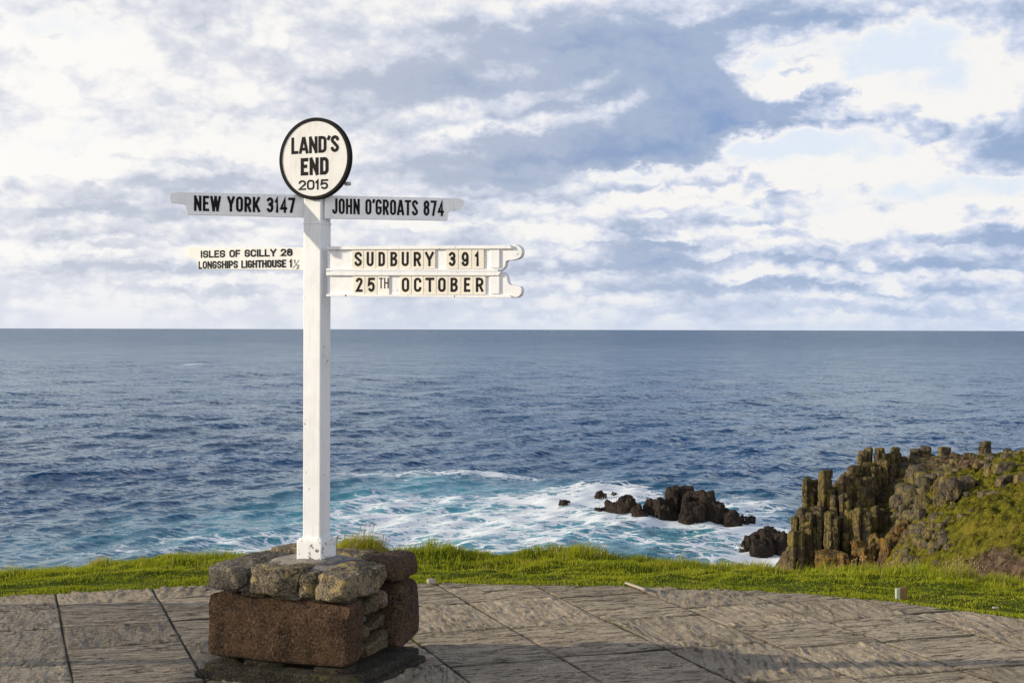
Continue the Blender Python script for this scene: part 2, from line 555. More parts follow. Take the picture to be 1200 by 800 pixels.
def f_cliff(g, green=0.0, gold=.0, base=(.135, .104, .066), s=1.0, lichen=True):
    p = worldco(g)
    nz = g.sep(g.node('ShaderNodeNewGeometry').outputs['Normal'])[2]
    big = g.noise(p, .45 * s, 5, .6)
    mid = g.noise(p, 2.2 * s, 6, .65)
    streak = g.noise(g.vmul(p, (2.2, 2.2, .25)), 1.0 * s, 4, .6)
    c = g.mix(g.ramp(mid, .3, .7), tuple(b * .55 for b in base), base)
    c = g.mix(g.mul(g.ramp(streak, .5, .75), .55), c, (.045, .040, .032))
    lich = g.ramp(g.add(big, g.mul(g.sub(mid, .5), .55)), .44, .62)
    if lichen:
        c = g.mix(g.mul(lich, .75), c, (.21, .165, .045))
    c = g.mix(g.mul(g.ramp(mid, .62, .75), .35), c, (.26, .24, .20))
    if green:
        gm = g.mul(g.ramp(nz, .55, .85), g.ramp(big, .40, .60))
        c = g.mix(g.mul(gm, green), c, (.080, .085, .014))
    if gold:
        c = g.mix(g.mul(g.ramp(g.noise(p, 1.1, 4), .42, .6), gold), c, (.25, .125, .022))
    # horizontal and vertical joints
    vj = g.vor(g.vmul(p, (1.0, 1.0, .22)), .75 * s, 'DISTANCE_TO_EDGE')
    h = g.add(g.mul(g.ramp(vj, 0, .05), .6), g.add(mid, g.mul(g.noise(p, 7 * s, 4), .35)))
    c = g.mix(g.mul(g.ramp(vj, .03, .0), .7), c, (.03, .026, .02))
    return principled(g, c, .95, bump(g, h, .55 / s, .9), .12)


M['cliff'] = material('lichened_cliff_granite', lambda g: f_cliff(g, .5))
M['stack'] = material('weathered_stack_granite', lambda g: f_cliff(g, .3, 0, (.135, .112, .084)))
M['gold'] = material('golden_lichen_rock', lambda g: f_cliff(g, .4, .55, (.105, .070, .042)))
M['searock'] = material('wet_sea_rock', lambda g: f_cliff(g, 0, 0, (.050, .038, .030), .6, False))


def f_heath(g):
    p = worldco(g)
    bare = g.attr('bare')
    a = g.noise(p, .16, 5, .6)
    b = g.noise(p, 1.1, 6, .68, .3)
    f = g.noise(p, 4.5, 4, .65)
    c = g.mix(g.ramp(b, .34, .66), (.030, .034, .006), (.20, .185, .012))
    c = g.mix(g.mul(g.ramp(a, .46, .66), .65), c, (.25, .20, .026))
    c = g.mix(g.mul(g.ramp(f, .56, .74), .5), c, (.24, .21, .05))
    c = g.mix(g.mul(g.ramp(f, .44, .32), .6), c, (.022, .026, .006))
    e = g.mix(g.ramp(b, .35, .65), (.055, .036, .024), (.20, .135, .085))
    e = g.mix(g.mul(g.ramp(f, .4, .3), .7), e, (.03, .032, .010))
    bm = g.ramp(g.add(bare, g.mul(g.sub(b, .5), 1.1)), .40, .60)
    c = g.mix(bm, c, e)
    h = g.add(b, g.mul(f, .5))
    return principled(g, c, .95, bump(g, h, .9, 1.0), .1)


M['heath'] = material('headland_heath', f_heath)


def f_water(g):
    p = worldco(g)
    surf = g.attr('surf')
    foamy = g.attr('foamy')
    px_, py_, pz_ = g.sep(p)
    flat = g.xyz(px_, py_, 0)
    # slopes of the waves too small for the mesh, straight from noise so that they hold out to the horizon
    n1 = g.noise(g.vmul(flat, (.55, .9, 1)), .60, 4, .66, 0, True)
    n2 = g.noise(g.vmul(flat, (.5, .9, 1)), .060, 4, .62, 0, True)
    x1, y1, _ = g.sep(n1)
    x2, y2, _ = g.sep(n2)
    gust = g.noise(g.vmul(flat, (.35, 1.0, 1)), .012, 4, .6, .5)
    k1 = g.ramp(gust, .3, .7, .9, 1.8)
    k1 = g.mul(k1, g.ramp(py_, 900.0, 7000.0, 1.0, 2.1))
    sx = g.add(g.mul(g.sub(x1, .5), k1), g.mul(g.sub(x2, .5), .55))
    sy = g.add(g.mul(g.sub(y1, .5), g.mul(k1, 1.1)), g.mul(g.sub(y2, .5), .9))
    geoN = g.node('ShaderNodeNewGeometry').outputs['Normal']
    N = g.node('ShaderNodeVectorMath', {0: geoN, 1: g.xyz(sx, sy, 0)}, operation='ADD').outputs[0]
    N = g.node('ShaderNodeVectorMath', {0: N}, operation='NORMALIZE').outputs[0]
    # colour of the water body
    deep = g.mix(g.ramp(gust, .35, .65), (.008, .043, .098), (.013, .062, .145))
    teal = g.mix(g.noise(flat, .09, 4), (.035, .19, .25), (.11, .37, .42))
    c = g.mix(surf, deep, teal)
    # foam: lace of streaks plus solid white water
    fw = g.node('ShaderNodeVectorMath', {0: g.vmul(flat, (.75, 1, 1)), 1: g.vmul(g.noise(flat, .12, 4, .6, 0, True), (9, 9, 0))}, operation='ADD').outputs[0]
    lace = g.vor(fw, .17, 'DISTANCE_TO_EDGE')
    lace2 = g.vor(fw, .45, 'DISTANCE_TO_EDGE')
    fn = g.noise(flat, .16, 6, .68, .6)
    fn2 = g.noise(g.vmul(flat, (.5, 1, 1)), .055, 6, .65, .4)
    ridge = g.add(g.ramp(lace, .16, .0), g.mul(g.ramp(lace2, .16, .0), .5))
    amt = g.add(g.add(g.mul(foamy, 1.05), g.mul(g.sub(fn, .5), 1.5)), g.add(g.mul(g.sub(fn2, .5), 1.6), g.mul(g.mul(ridge, .48), g.ramp(foamy, .04, .30))))
    fl = g.noise(g.vmul(flat, (.7, 1, 1)), .9, 5, .7)
    foam = g.ramp(g.add(amt, g.mul(g.sub(fl, .5), 1.1)), .54, .80)
    cap = g.mul(g.ramp(g.noise(g.vmul(flat, (.16, .8, 1)), .075, 3, .6), .765, .80), .7)
    foam = g.m('MAXIMUM', foam, cap)
    fr = g.node('ShaderNodeFresnel', {'IOR': 1.24, 'Normal': N}).outputs[0]
    fr = g.m('MINIMUM', g.mul(fr, 1.0), .58)
    body = g.node('ShaderNodeBsdfDiffuse', {'Color': c}).outputs[0]
    gloss = g.node('ShaderNodeBsdfGlossy', {'Color': (.86, .95, 1), 'Roughness': .14, 'Normal': N}).outputs[0]
    water = g.node('ShaderNodeMixShader', {0: fr, 1: body, 2: gloss}).outputs[0]
    white = principled(g, (.78, .82, .84), .9, None, .1)
    return g.node('ShaderNodeMixShader', {0: foam, 1: water, 2: white}).outputs[0]


M['water'] = material('sea_water', f_water)


# ------------------------------------------------------------------ sea
def sea_pt(px, py):
    d = (H - SEA) * F / (py - HOR)
    return (px - 600) / F * d, d


ROCKS = [(784, 604), (735, 600), (840, 606), (898, 634), (704, 581)]


def build_sea():
    hgt = H - SEA
    k = np.concatenate([np.linspace(560, 320, 30), np.linspace(319, 60, 640), np.linspace(59.6, 12, 130), np.linspace(11.8, 1.2, 60)])
    dist = np.concatenate([hgt * F / k, [130000.0]])
    az = np.concatenate([R(np.linspace(-80, -25, 14)) if False else np.radians(np.linspace(-85, -25, 14)), np.radians(np.linspace(-24.5, 24.5, 1000)), np.radians(np.linspace(25, 85, 14))])
    Dm, A = np.meshgrid(dist, az, indexing='ij')
    X = Dm * np.tan(np.clip(A, -1.3, 1.3)) if False else Dm * np.sin(A) / np.cos(np.clip(A, R(-24.5), R(24.5)))
    Y = np.where(np.abs(A) <= R(24.6), Dm, Dm * np.cos(A) / math.cos(R(24.5)))
    sp = np.gradient(dist)[:, None]
    rng = np.random.RandomState(3)
    Z = np.zeros_like(X)
    dxs = np.zeros_like(X)
    dys = np.zeros_like(X)
    for i in range(70):
        lam = 5.0 * (130 / 5.0) ** rng.rand()
        th = R(-62) + rng.normal() * .55 * (1 if lam < 40 else .35)   # waves run in from the left and the open sea
        kx, ky = math.sin(-th), -math.cos(th)
        kk = 2 * math.pi / lam
        a = lam * .0046 * (1.0 if lam < 30 else .55)
        ph = rng.rand() * 6.28
        att = np.clip(lam / (3.2 * sp) - .6, 0, 1)
        s = kk * (kx * X + ky * Y) + ph
        Z += att * a * np.sin(s)
        c = att * a * .8 * np.cos(s)
        dxs += kx * c
        dys += ky * c
    near = np.clip(Dm / 9000, 0, 1)
    X2, Y2 = X + dxs * (1 - near), Y + dys * (1 - near)

    # surf and foam where the water breaks over the shallows round the rocks
    surf = np.zeros_like(X)
    foamy = np.zeros_like(X)

    def blob(px, py, rx, ry):
        x0, d0 = sea_pt(px, py)
        sx, sy = rx * d0 / F, ry * d0 * d0 / (hgt * F)
        return np.exp(-(((X - x0) / sx) ** 2 + ((Y - d0) / sy) ** 2))
    for b in [(640, 605, 260, 36, .9), (480, 590, 130, 30, .65), (560, 568, 140, 10, .55), (740, 630, 150, 22, .8), (880, 620, 70, 40, .7),
              (420, 640, 240, 46, .55), (200, 645, 240, 34, .38), (250, 610, 100, 12, .15), (500, 560, 60, 6, .3)]:
        surf += b[4] * blob(*b[:4])
    for b in [(665, 590, 75, 14, .66), (730, 578, 40, 10, .7), (640, 625, 90, 10, .22), (870, 622, 50, 16, .34), (690, 572, 70, 4, .4), (880, 588, 40, 9, .5), (890, 612, 45, 16, .6), (905, 650, 45, 14, .7),
              (780, 613, 100, 7, .50), (830, 640, 110, 16, .26), (620, 608, 120, 12, .24), (600, 640, 160, 20, .20), (470, 558, 130, 5, .34), (480, 610, 90, 10, .25), (430, 640, 120, 16, .2), (560, 580, 90, 8, .22),
              (445, 590, 55, 16, .36), (520, 600, 110, 20, .24), (400, 630, 160, 24, .16), (230, 640, 170, 30, .15), (90, 655, 120, 14, .10), (228, 427, 9, 1.0, .75), (590, 555, 60, 3, .3)]:
        foamy += b[4] * blob(*b[:4])
    n = fbm(X / 60, Y / 60, 1.3, 4)
    surf = np.clip(surf * (1 + .55 * n), 0, 1)
    v = np.stack([X2, Y2, SEA + Z], -1).reshape(-1, 3)
    f = grid_faces(*X.shape)[:, ::-1]
    o = mesh_obj('sea', v, [f[:, ::-1]], M['water'], smooth=True, attrs={'surf': surf, 'foamy': foamy})
    tag(o, kind='structure')


build_sea()

# ------------------------------------------------------------------ paving
YP_X = np.array([-9, -7, -5, -3.16, -1.99, -.55, .55, 1.1, 1.62, 2.12, 2.55, 2.94, 4, 5.2, 6.5])
YP_Y = np.array([6.4, 7.3, 8.35, 9.06, 9.45, 9.57, 9.52, 9.42, 9.30, 9.10, 8.78, 8.43, 7.1, 4.6, -2.0])


def yp(x):
    return np.interp(x, YP_X, YP_Y)


PA = R(19.1)
E1 = np.array([math.sin(PA), -math.cos(PA)])     # joints that run towards the viewer
E2 = np.array([math.cos(PA), math.sin(PA)])      # cross joints


def build_paving():
    rng = np.random.RandomState(11)
    # columns of slabs across E2; photographed joints fix the phase
    p0 = np.array([.28, 1.65 * F / (696.5 - 385.5)])
    c0 = float(p0 @ E2)
    w = .588
    s_lines = c0 + w * np.arange(-14, 12)
    sgrid = [s_lines[0]]
    for a, b in zip(s_lines[:-1], s_lines[1:]):
        vis = True
        n = 64
        inner = np.linspace(a + .0055, b - .0055, n)
        sgrid += [a, a + .003] if a != sgrid[-1] else [a + .003]
        sgrid += list(inner) + [b - .003]
    sgrid.append(s_lines[-1])
    sgrid = np.unique(np.round(np.array(sgrid), 5))
    # E1 coordinate t: -t grows with distance
    tfar = -10.6
    t_dense = np.arange(tfar, -5.2, .0105)
    t_near = np.arange(-5.2, 4.0, .12)
    tgrid = np.concatenate([t_dense, t_near])
    Sg, Tg = np.meshgrid(sgrid, tgrid)
    col = np.clip(np.searchsorted(s_lines, Sg, side='right') - 1, 0, len(s_lines) - 2)
    sa = Sg - s_lines[col]
    dj = np.minimum(sa, w - sa)
    # cross joints per column
    ncol = len(s_lines) - 1
    row = np.zeros_like(col)
    tj = np.full(Sg.shape, 9.0)
    tloc = np.zeros_like(Sg)
    base_j = np.array([float(np.array(q) @ E1) for q in
                       [((492 - 600) / F * 2836 / (708 - 385.5), 2836 / (708 - 385.5)), ((516 - 600) / F * 2836 / (764 - 385.5), 2836 / (764 - 385.5)),
                        ((660 - 600) / F * 2836 / (721 - 385.5), 2836 / (721 - 385.5))]])
    lens = [.60, .78, .62, .70, .92, .58]
    for c in range(ncol):
        m = col == c
        js = [base_j[0] - 3.0]
        q = rng.randint(0, 6)
        # courses are shared by neighbouring columns in runs, as laid
        run = c // 3
        r2 = np.random.RandomState(50 + run)
        while js[-1] < 5:
            js.append(js[-1] + lens[r2.randint(0, 6)])
        js = np.array(js)
        js += base_j[0] - js[np.argmin(np.abs(js - base_j[0]))]
        js += rng.uniform(-.012, .012, len(js))
        i = np.clip(np.searchsorted(js, Tg[m], side='right') - 1, 0, len(js) - 2)
        row[m] = i
        a = Tg[m] - js[i]
        b = js[i + 1] - Tg[m]
        tj[m] = np.minimum(a, b)
        tloc[m] = a
    sid = col * 97 + row
    rr = np.random.RandomState(5)
    tone_t = rr.rand(6000)
    ang_t = np.where(rr.rand(6000) < .64, rr.normal(0.0, .05, 6000), R(95) + rr.normal(0, .12, 6000))
    lift_t = rr.normal(0, .0012, 6000)
    tx_t, ty_t = rr.normal(0, .003, 6000), rr.normal(0, .003, 6000)
    ang = ang_t[sid % 6000]
    ca, sa_ = np.cos(ang), np.sin(ang)
    along = Sg * ca + Tg * sa_
    across = -Sg * sa_ + Tg * ca
    off = (sid * 3.71) % 211
    wob = fbm(along * 2.2, across * 2.2, off + 70, 3, .5)
    n2 = fbm(along * 6.0, across * 22.0, off + 40, 3, .55)
    n3 = fbm(along * 24.0, across * 40.0, off + 9, 2, .5)
    # finely layered slabs: low steps along the bed
    n1 = fbm(along * .8, across * 11.0 + wob * .8, off, 4, .55)
    t = n1 * 2.4 + wob * .6
    terr = (np.floor(t) + sstep(.0, .30, t - np.floor(t))) / 3.0
    # ripple-marked slabs: broken ribs a hand's breadth apart
    coarse = np.abs(ang) > .4
    ph = across * (12.5 + 2.5 * np.sin(off)) + wob * .75 + fbm(along * 6.0, across * 7.0, off + 3, 3, .6) * .50
    fr_ = ph - np.floor(ph)
    rib = np.clip(fr_ / .8, 0, 1) ** .8 * sstep(1.0, .86, fr_)
    rib = .75 * np.round(rib * 3 + .5 * n2) / 3 + .25 * rib
    gate = np.clip(.55 + 1.1 * fbm(along * 3.5, across * 8.0, off + 33, 3, .6), .04, 1.2)
    h = np.where(coarse, rib * gate * .0110 + wob * .0012 + .0012 * fbm(along * 14, across * 26, off + 55, 3, .6), terr * .0110) + n2 * .0024 + n3 * .0012
    groove = np.where(coarse, sstep(.80, .93, fr_) * np.clip(gate * 1.4, 0, 1), 0)
    cut = np.maximum(sstep(.0058, .0030, dj), sstep(.0085, .003, tj))
    joint = np.maximum(sstep(.0085, .0050, dj) * .7, np.maximum(cut, sstep(.016, .007, tj) * .85)) * np.clip(.72 + .5 * fbm(Sg * 2.3, Tg * 2.3, 3.0, 2), .3, 1)
    edge = np.maximum(sstep(.04, .0, dj), sstep(.03, .0, tj))
    h = h * (1 - .6 * edge)
    Z = h + lift_t[sid % 6000] + tx_t[sid % 6000] * (sa - w / 2) + ty_t[sid % 6000] * (tloc - .3) - tj * 0 - cut * .007
    Z -= .010
    X = Sg * E2[0] + Tg * E1[0]
    Y = Sg * E2[1] + Tg * E1[1]
    keep = (Y < yp(X) + .02 * perlin(X * 5, Y * 5)) & (np.abs(X) < 6.2)
    f = grid_faces(*Sg.shape)
    kf = keep.ravel()
    f = f[kf[f].all(1)]
    used = np.zeros(kf.size, bool)
    used[f] = True
    idx = np.cumsum(used) - 1
    v = np.stack([X, Y, Z], -1).reshape(-1, 3)[used]
    o = mesh_obj('paving', v, [idx[f][:, ::-1]], M['paving'], smooth=True,
                 attrs={'tone': tone_t[sid % 6000].ravel()[used], 'joint': joint.ravel()[used], 'groove': groove.ravel()[used], 'bed': np.where(coarse, 0.0, 1.0).ravel()[used],
                        'along': along.ravel()[used], 'across': across.ravel()[used], 'slab': off.ravel()[used]})
    # normals up
    tag(o, kind='structure')


build_paving()

# ------------------------------------------------------------------ turf and grass
SKY_X = np.array([-400, 0, 60, 90, 150, 215, 300, 390, 450, 480, 530, 575, 600, 650, 680, 715, 760, 830, 880, 920, 960, 1000, 1050, 1100, 1150, 1200, 1600])
SKY_Y = np.array([675, 663, 662, 656, 651, 646, 643, 640, 636, 639, 635, 643, 643, 638, 636, 642, 648, 651, 656, 660, 658, 661, 659, 662, 669, 674, 720])
YC = 11.1


def tall(x, y):
    """grass length"""
    s = sstep(yp(x) + .2, YC - .1, y)
    c = np.clip(fbm(x * 1.7, y * 1.7, 3.3, 3), -1, 1)
    return .012 + .020 * s ** 3 + .05 * np.clip(c, 0, 1) * s ** 2 + .006 * c


def lawn_z(x, y):
    x = np.asarray(x, float)
    y = np.asarray(y, float)
    sky = np.interp(600 + x * F / YC, SKY_X, SKY_Y)
    zc = H - (sky - HOR) / F * YC - .075
    e = yp(x)
    s = np.clip((y - e) / np.maximum(YC - e, .5), 0, 1)
    z = -.012 + (zc + .012) * (s ** 1.35)
    mound = fbm(x * 1.1, y * 2.4, 5.5, 4, .55)
    z = z + (.055 * mound + .030 * fbm(x * 3.2, y * 6, 2.2, 3)) * sstep(0, .35, y - e) * sstep(-.1, .3, s)
    over = np.maximum(y - YC, 0)
    z = z - over * .55 - over ** 2 * .035
    return z


def build_turf():
    xs = np.concatenate([np.linspace(-60, -6.2, 25), np.linspace(-6, 6, 300), np.linspace(6.2, 60, 25)])
    ys = np.concatenate([np.linspace(-30, 2.2, 18), np.linspace(2.4, 12.6, 250), np.linspace(12.8, 40, 45)])
    X, Y = np.meshgrid(xs, ys)
    Z = lawn_z(X, np.minimum(Y, 60))
    inside = sstep(.05, .3, yp(X) - Y) * (np.abs(X) < 6.6)
    Z = np.where((Y < yp(X)) & (np.abs(X) < 7), -.012 - .10 * inside, Z)
    Z = np.maximum(Z, -57)
    v = np.stack([X, Y, Z], -1).reshape(-1, 3)
    o = mesh_obj('clifftop_ground', v, [grid_faces(*X.shape)], M['turf'], smooth=True)
    tag(o, kind='structure')


build_turf()


def blades(pts, hgt, wid, rng, lean=.45, tint=None, seg=2):
    n = len(pts)
    yaw = rng.rand(n) * 6.283
    bend = rng.rand(n) * 6.283
    # prevailing lean to the right (onshore wind)
    bx = np.cos(bend) * lean * rng.rand(n) + .18
    by = np.sin(bend) * lean * rng.rand(n)
    wx, wy = np.cos(yaw) * wid / 2, np.sin(yaw) * wid / 2
    V = np.zeros((n, 5, 3))
    b = pts
    V[:, 0] = b - np.stack([wx, wy, np.full(n, .01)], 1)
    V[:, 1] = b + np.stack([wx, wy, np.full(n, -.01)], 1)
    mid = b + np.stack([bx * hgt * .3, by * hgt * .3, hgt * .6], 1)
    V[:, 2] = mid + np.stack([wx, wy, 0 * wx], 1) * .8
    V[:, 3] = mid - np.stack([wx, wy, 0 * wx], 1) * .8
    V[:, 4] = b + np.stack([bx * hgt, by * hgt, hgt * np.sqrt(np.clip(1 - .5 * (bx ** 2 + by ** 2), .2, 1))], 1)
    i = np.arange(n)[:, None] * 5
    q = i + np.array([[0, 1, 2, 3]])
    t = i + np.array([[3, 2, 4]])
    tip = np.tile([0, 0, .5, .5, 1.0], (n, 1))
    ti = np.repeat(tint[:, None], 5, 1)
    return V.reshape(-1, 3), q, t, tip.ravel(), ti.ravel()


def blade_obj(name, packs, parent=None):
    vs, qs, ts, tips, tis, off = [], [], [], [], [], 0
    for v, q, t, tip, ti in packs:
        vs.append(v); qs.append(q + off); ts.append(t + off); tips.append(tip); tis.append(ti)
        off += len(v)
    return mesh_obj(name, np.concatenate(vs), [np.concatenate(qs), np.concatenate(ts)], M['blade'], parent,
                    attrs={'tip': np.concatenate(tips), 'tint': np.concatenate(tis)})


def build_grass():
    rng = np.random.RandomState(21)
    n = 210000
    x = rng.uniform(-5.4, 5.4, n)
    e = yp(x)
    y = e - .015 + (YC + .9 - e) * rng.rand(n) ** .95
    y += rng.normal(0, .01, n)
    keepp = (y > e - .03 + .03 * perlin(x * 9, y * 9))
    x, y = x[keepp], y[keepp]
    n = len(x)
    z = lawn_z(x, y)
    h = tall(x, y) * rng.uniform(.55, 1.35, n)
    patch = fbm(x * 1.3, y * 3.2, 8.1, 4, .6)
    tint = np.clip(.42 + .36 * patch + rng.normal(0, .13, n), 0, .8)
    dry = rng.rand(n) < (.03 + .10 * sstep(YC - .7, YC, y) + .35 * sstep(.35, .75, fbm(x * 1.9, y * 4.0, 15.0, 3, .6)))
    worn = sstep(.30, .60, fbm(x * 1.4, y * 3.0, 33.0, 4, .6))
    h = h * (1 - .55 * worn)
    tint = np.where(dry, rng.uniform(.78, 1.0, n), tint)
    w = rng.uniform(.003, .0065, n)
    packs = [blades(np.stack([x, y, z], 1), h * np.clip(1 + 1.2 * fbm(x * 5, y * 7, 4.4, 3), .3, 2.6), w, rng, 1.25, tint)]
    # long thin dry stalks near the brink
    n = 2600
    x = rng.uniform(-5, 5, n)
    y = rng.uniform(YC - 1.0, YC + .25, n)
    dens = sstep(-.1, .5, fbm(x * 1.5, y * 1.5, 12.0, 3)) + .35 * (x > 1.2)
    k = rng.rand(n) < dens
    x, y = x[k], y[k]
    n = len(x)
    packs.append(blades(np.stack([x, y, lawn_z(x, y)], 1), rng.uniform(.05, .13, n), rng.uniform(.0022, .004, n), rng, .35, rng.uniform(.55, 1.0, n)))
    o = blade_obj('grass', packs)
    tag(o, kind='stuff')


build_grass()


def tuft(cx, cy, r, hgt, n, tint0, tint1, label, heads=0, seed=0):
    rng = np.random.RandomState(seed)
    root = empty('grass_tuft', (0, 0, 0))
    tag(root, label, 'grass tuft')
    a = rng.rand(n) * 6.283
    rr = r * np.sqrt(rng.rand(n))
    x, y = cx + rr * np.cos(a), cy + rr * np.sin(a) * .7
    z = lawn_z(x, y)
    prof = np.clip(1 - (rr / r) ** 2, .15, 1)
    h = hgt * prof * rng.uniform(.6, 1.15, n)
    tint = np.clip(rng.uniform(tint0, tint1, n), 0, 1)
    blade_obj('blade_clump', [blades(np.stack([x, y, z], 1), h, rng.uniform(.003, .006, n), rng, .7, tint)], root)
    if heads:
        vs, fs = [], []
        base = np.array([[0, 0, 1], [1, 0, 0], [0, 1, 0], [-1, 0, 0], [0, -1, 0], [0, 0, -1]], float)
        tri = np.array([[0, 1, 2], [0, 2, 3], [0, 3, 4], [0, 4, 1], [5, 2, 1], [5, 3, 2], [5, 4, 3], [5, 1, 4]])
        off = 0
        for i in range(heads):
            a = rng.rand() * 6.283
            q = r * math.sqrt(rng.rand()) * .95
            hx, hy = cx + q * math.cos(a), cy + q * math.sin(a) * .7
            zb = float(lawn_z(hx, hy))
            zz = zb + hgt * rng.uniform(.85, 1.3) * max(.4, 1 - (q / r) ** 2 * .6)
            s = rng.uniform(.004, .008)
            v = base * s * rng.uniform(.8, 1.2, (6, 1)) + np.array([hx + .02, hy, zz])
            vs.append(v); fs.append(tri + off); off += 6
            st = np.array([[hx - .0012, hy, zb], [hx + .0012, hy, zb], [hx + .021, hy, zz], [hx + .0188, hy, zz]])
            vs.append(st); fs.append(np.array([[0, 1, 2], [0, 2, 3]]) + off); off += 4
        o = mesh_obj('flower_heads', np.concatenate(vs), [np.concatenate(fs)], M['head'], root)
    for ch in root.children:
        ch['kind'] = 'stuff'
    return root


M['head'] = material('dry_flower_head', lambda g: principled(g, g.mix(g.noise(worldco(g), 30, 2), (.30, .20, .11), (.46, .34, .22)), .9, None, .1))


# ------------------------------------------------------------------ stones
def cube_grid(n):
    lin = np.linspace(-1, 1, n)
    a, b = np.meshgrid(lin, lin)
    one = np.ones_like(a)
    V, Fs, off = [], [], 0
    q = grid_faces(n, n)
    for ax in range(3):
        for sgn in (-1, 1):
            c = [None] * 3
            c[ax] = one * sgn
            c[(ax + 1) % 3] = a
            c[(ax + 2) % 3] = b
            V.append(np.stack(c, -1).reshape(-1, 3))
            Fs.append((q if sgn > 0 else q[:, ::-1]) + off)
            off += n * n
    V = np.concatenate(V)
    Fs = np.concatenate(Fs)
    key = np.round(V * 1000).astype(int)
    _, first, inv = np.unique(key, axis=0, return_index=True, return_inverse=True)
    return V[first], inv.ravel()[Fs]


_cg = {}


def stone(half, rz=0.0, c=(0, 0, 0), k=5.0, amp=.08, freq=1.6, n=14, seed=0, chips=6, taper=(1, 1), shear=(0, 0), top_tilt=(0, 0), rx=0.0, ry=0.0, chipr=(.72, .95)):
    """rounded, chipped block -> (verts, faces)"""
    if n not in _cg:
        _cg[n] = cube_grid(n)
    V, Fc = _cg[n]
    rng = np.random.RandomState(seed)
    nk = (np.abs(V) ** k).sum(1) ** (1 / k)
    P = V / nk[:, None]
    for i in range(chips):
        d = rng.normal(size=3)
        d /= np.linalg.norm(d)
        o = np.abs(d).sum() * rng.uniform(*chipr)
        dd = P @ d
        P = P - np.clip(dd - o, 0, None)[:, None] * d
    half = np.array(half, float)
    m = half.min()
    W = P * half
    nd = P / np.linalg.norm(P, axis=1)[:, None]
    s = freq / m
    o = rng.uniform(0, 100, 3)
    dsp = fbm(W[:, 0] * s * .5 + o[0], W[:, 1] * s * .5 + o[1], W[:, 2] * s * .5 + o[2], 4, .55)
    W = W + nd * (dsp * amp * m)[:, None]
    t = (W[:, 2] / half[2] + 1) / 2
    W[:, 0] *= 1 + (taper[0] - 1) * t
    W[:, 1] *= 1 + (taper[1] - 1) * t
    W[:, 0] += shear[0] * t
    W[:, 1] += shear[1] * t
    W[:, 2] += t * (top_tilt[0] * W[:, 0] + top_tilt[1] * W[:, 1])
    Rm = np.array((Matrix.Rotation(rz, 3, 'Z') @ Matrix.Rotation(ry, 3, 'Y') @ Matrix.Rotation(rx, 3, 'X')))
    return W @ Rm.T + np.array(c), Fc


def join(packs):
    vs, fs, off = [], [], 0
    for v, f in packs:
        vs.append(v); fs.append(f + off); off += len(v)
    return np.concatenate(vs), np.concatenate(fs)


def stone_obj(name, packs, mat, parent=None, smooth=True):
    if isinstance(packs, tuple):
        packs = [packs]
    v, f = join(packs)
    return mesh_obj(name, v, [f], mat, parent, smooth)


# ------------------------------------------------------------------ plinth (local frame: a along the front to the left, b back, from the near right corner)
PY = R(22)
CORNER = np.array([-.753, 6.74, 0])
AX = np.array([-math.cos(PY), math.sin(PY), 0])
BX = np.array([math.sin(PY), math.cos(PY), 0])
PW, PD = .755, .68


def pl(a, b, z):
    return CORNER + AX * a + BX * b + np.array([0, 0, z])


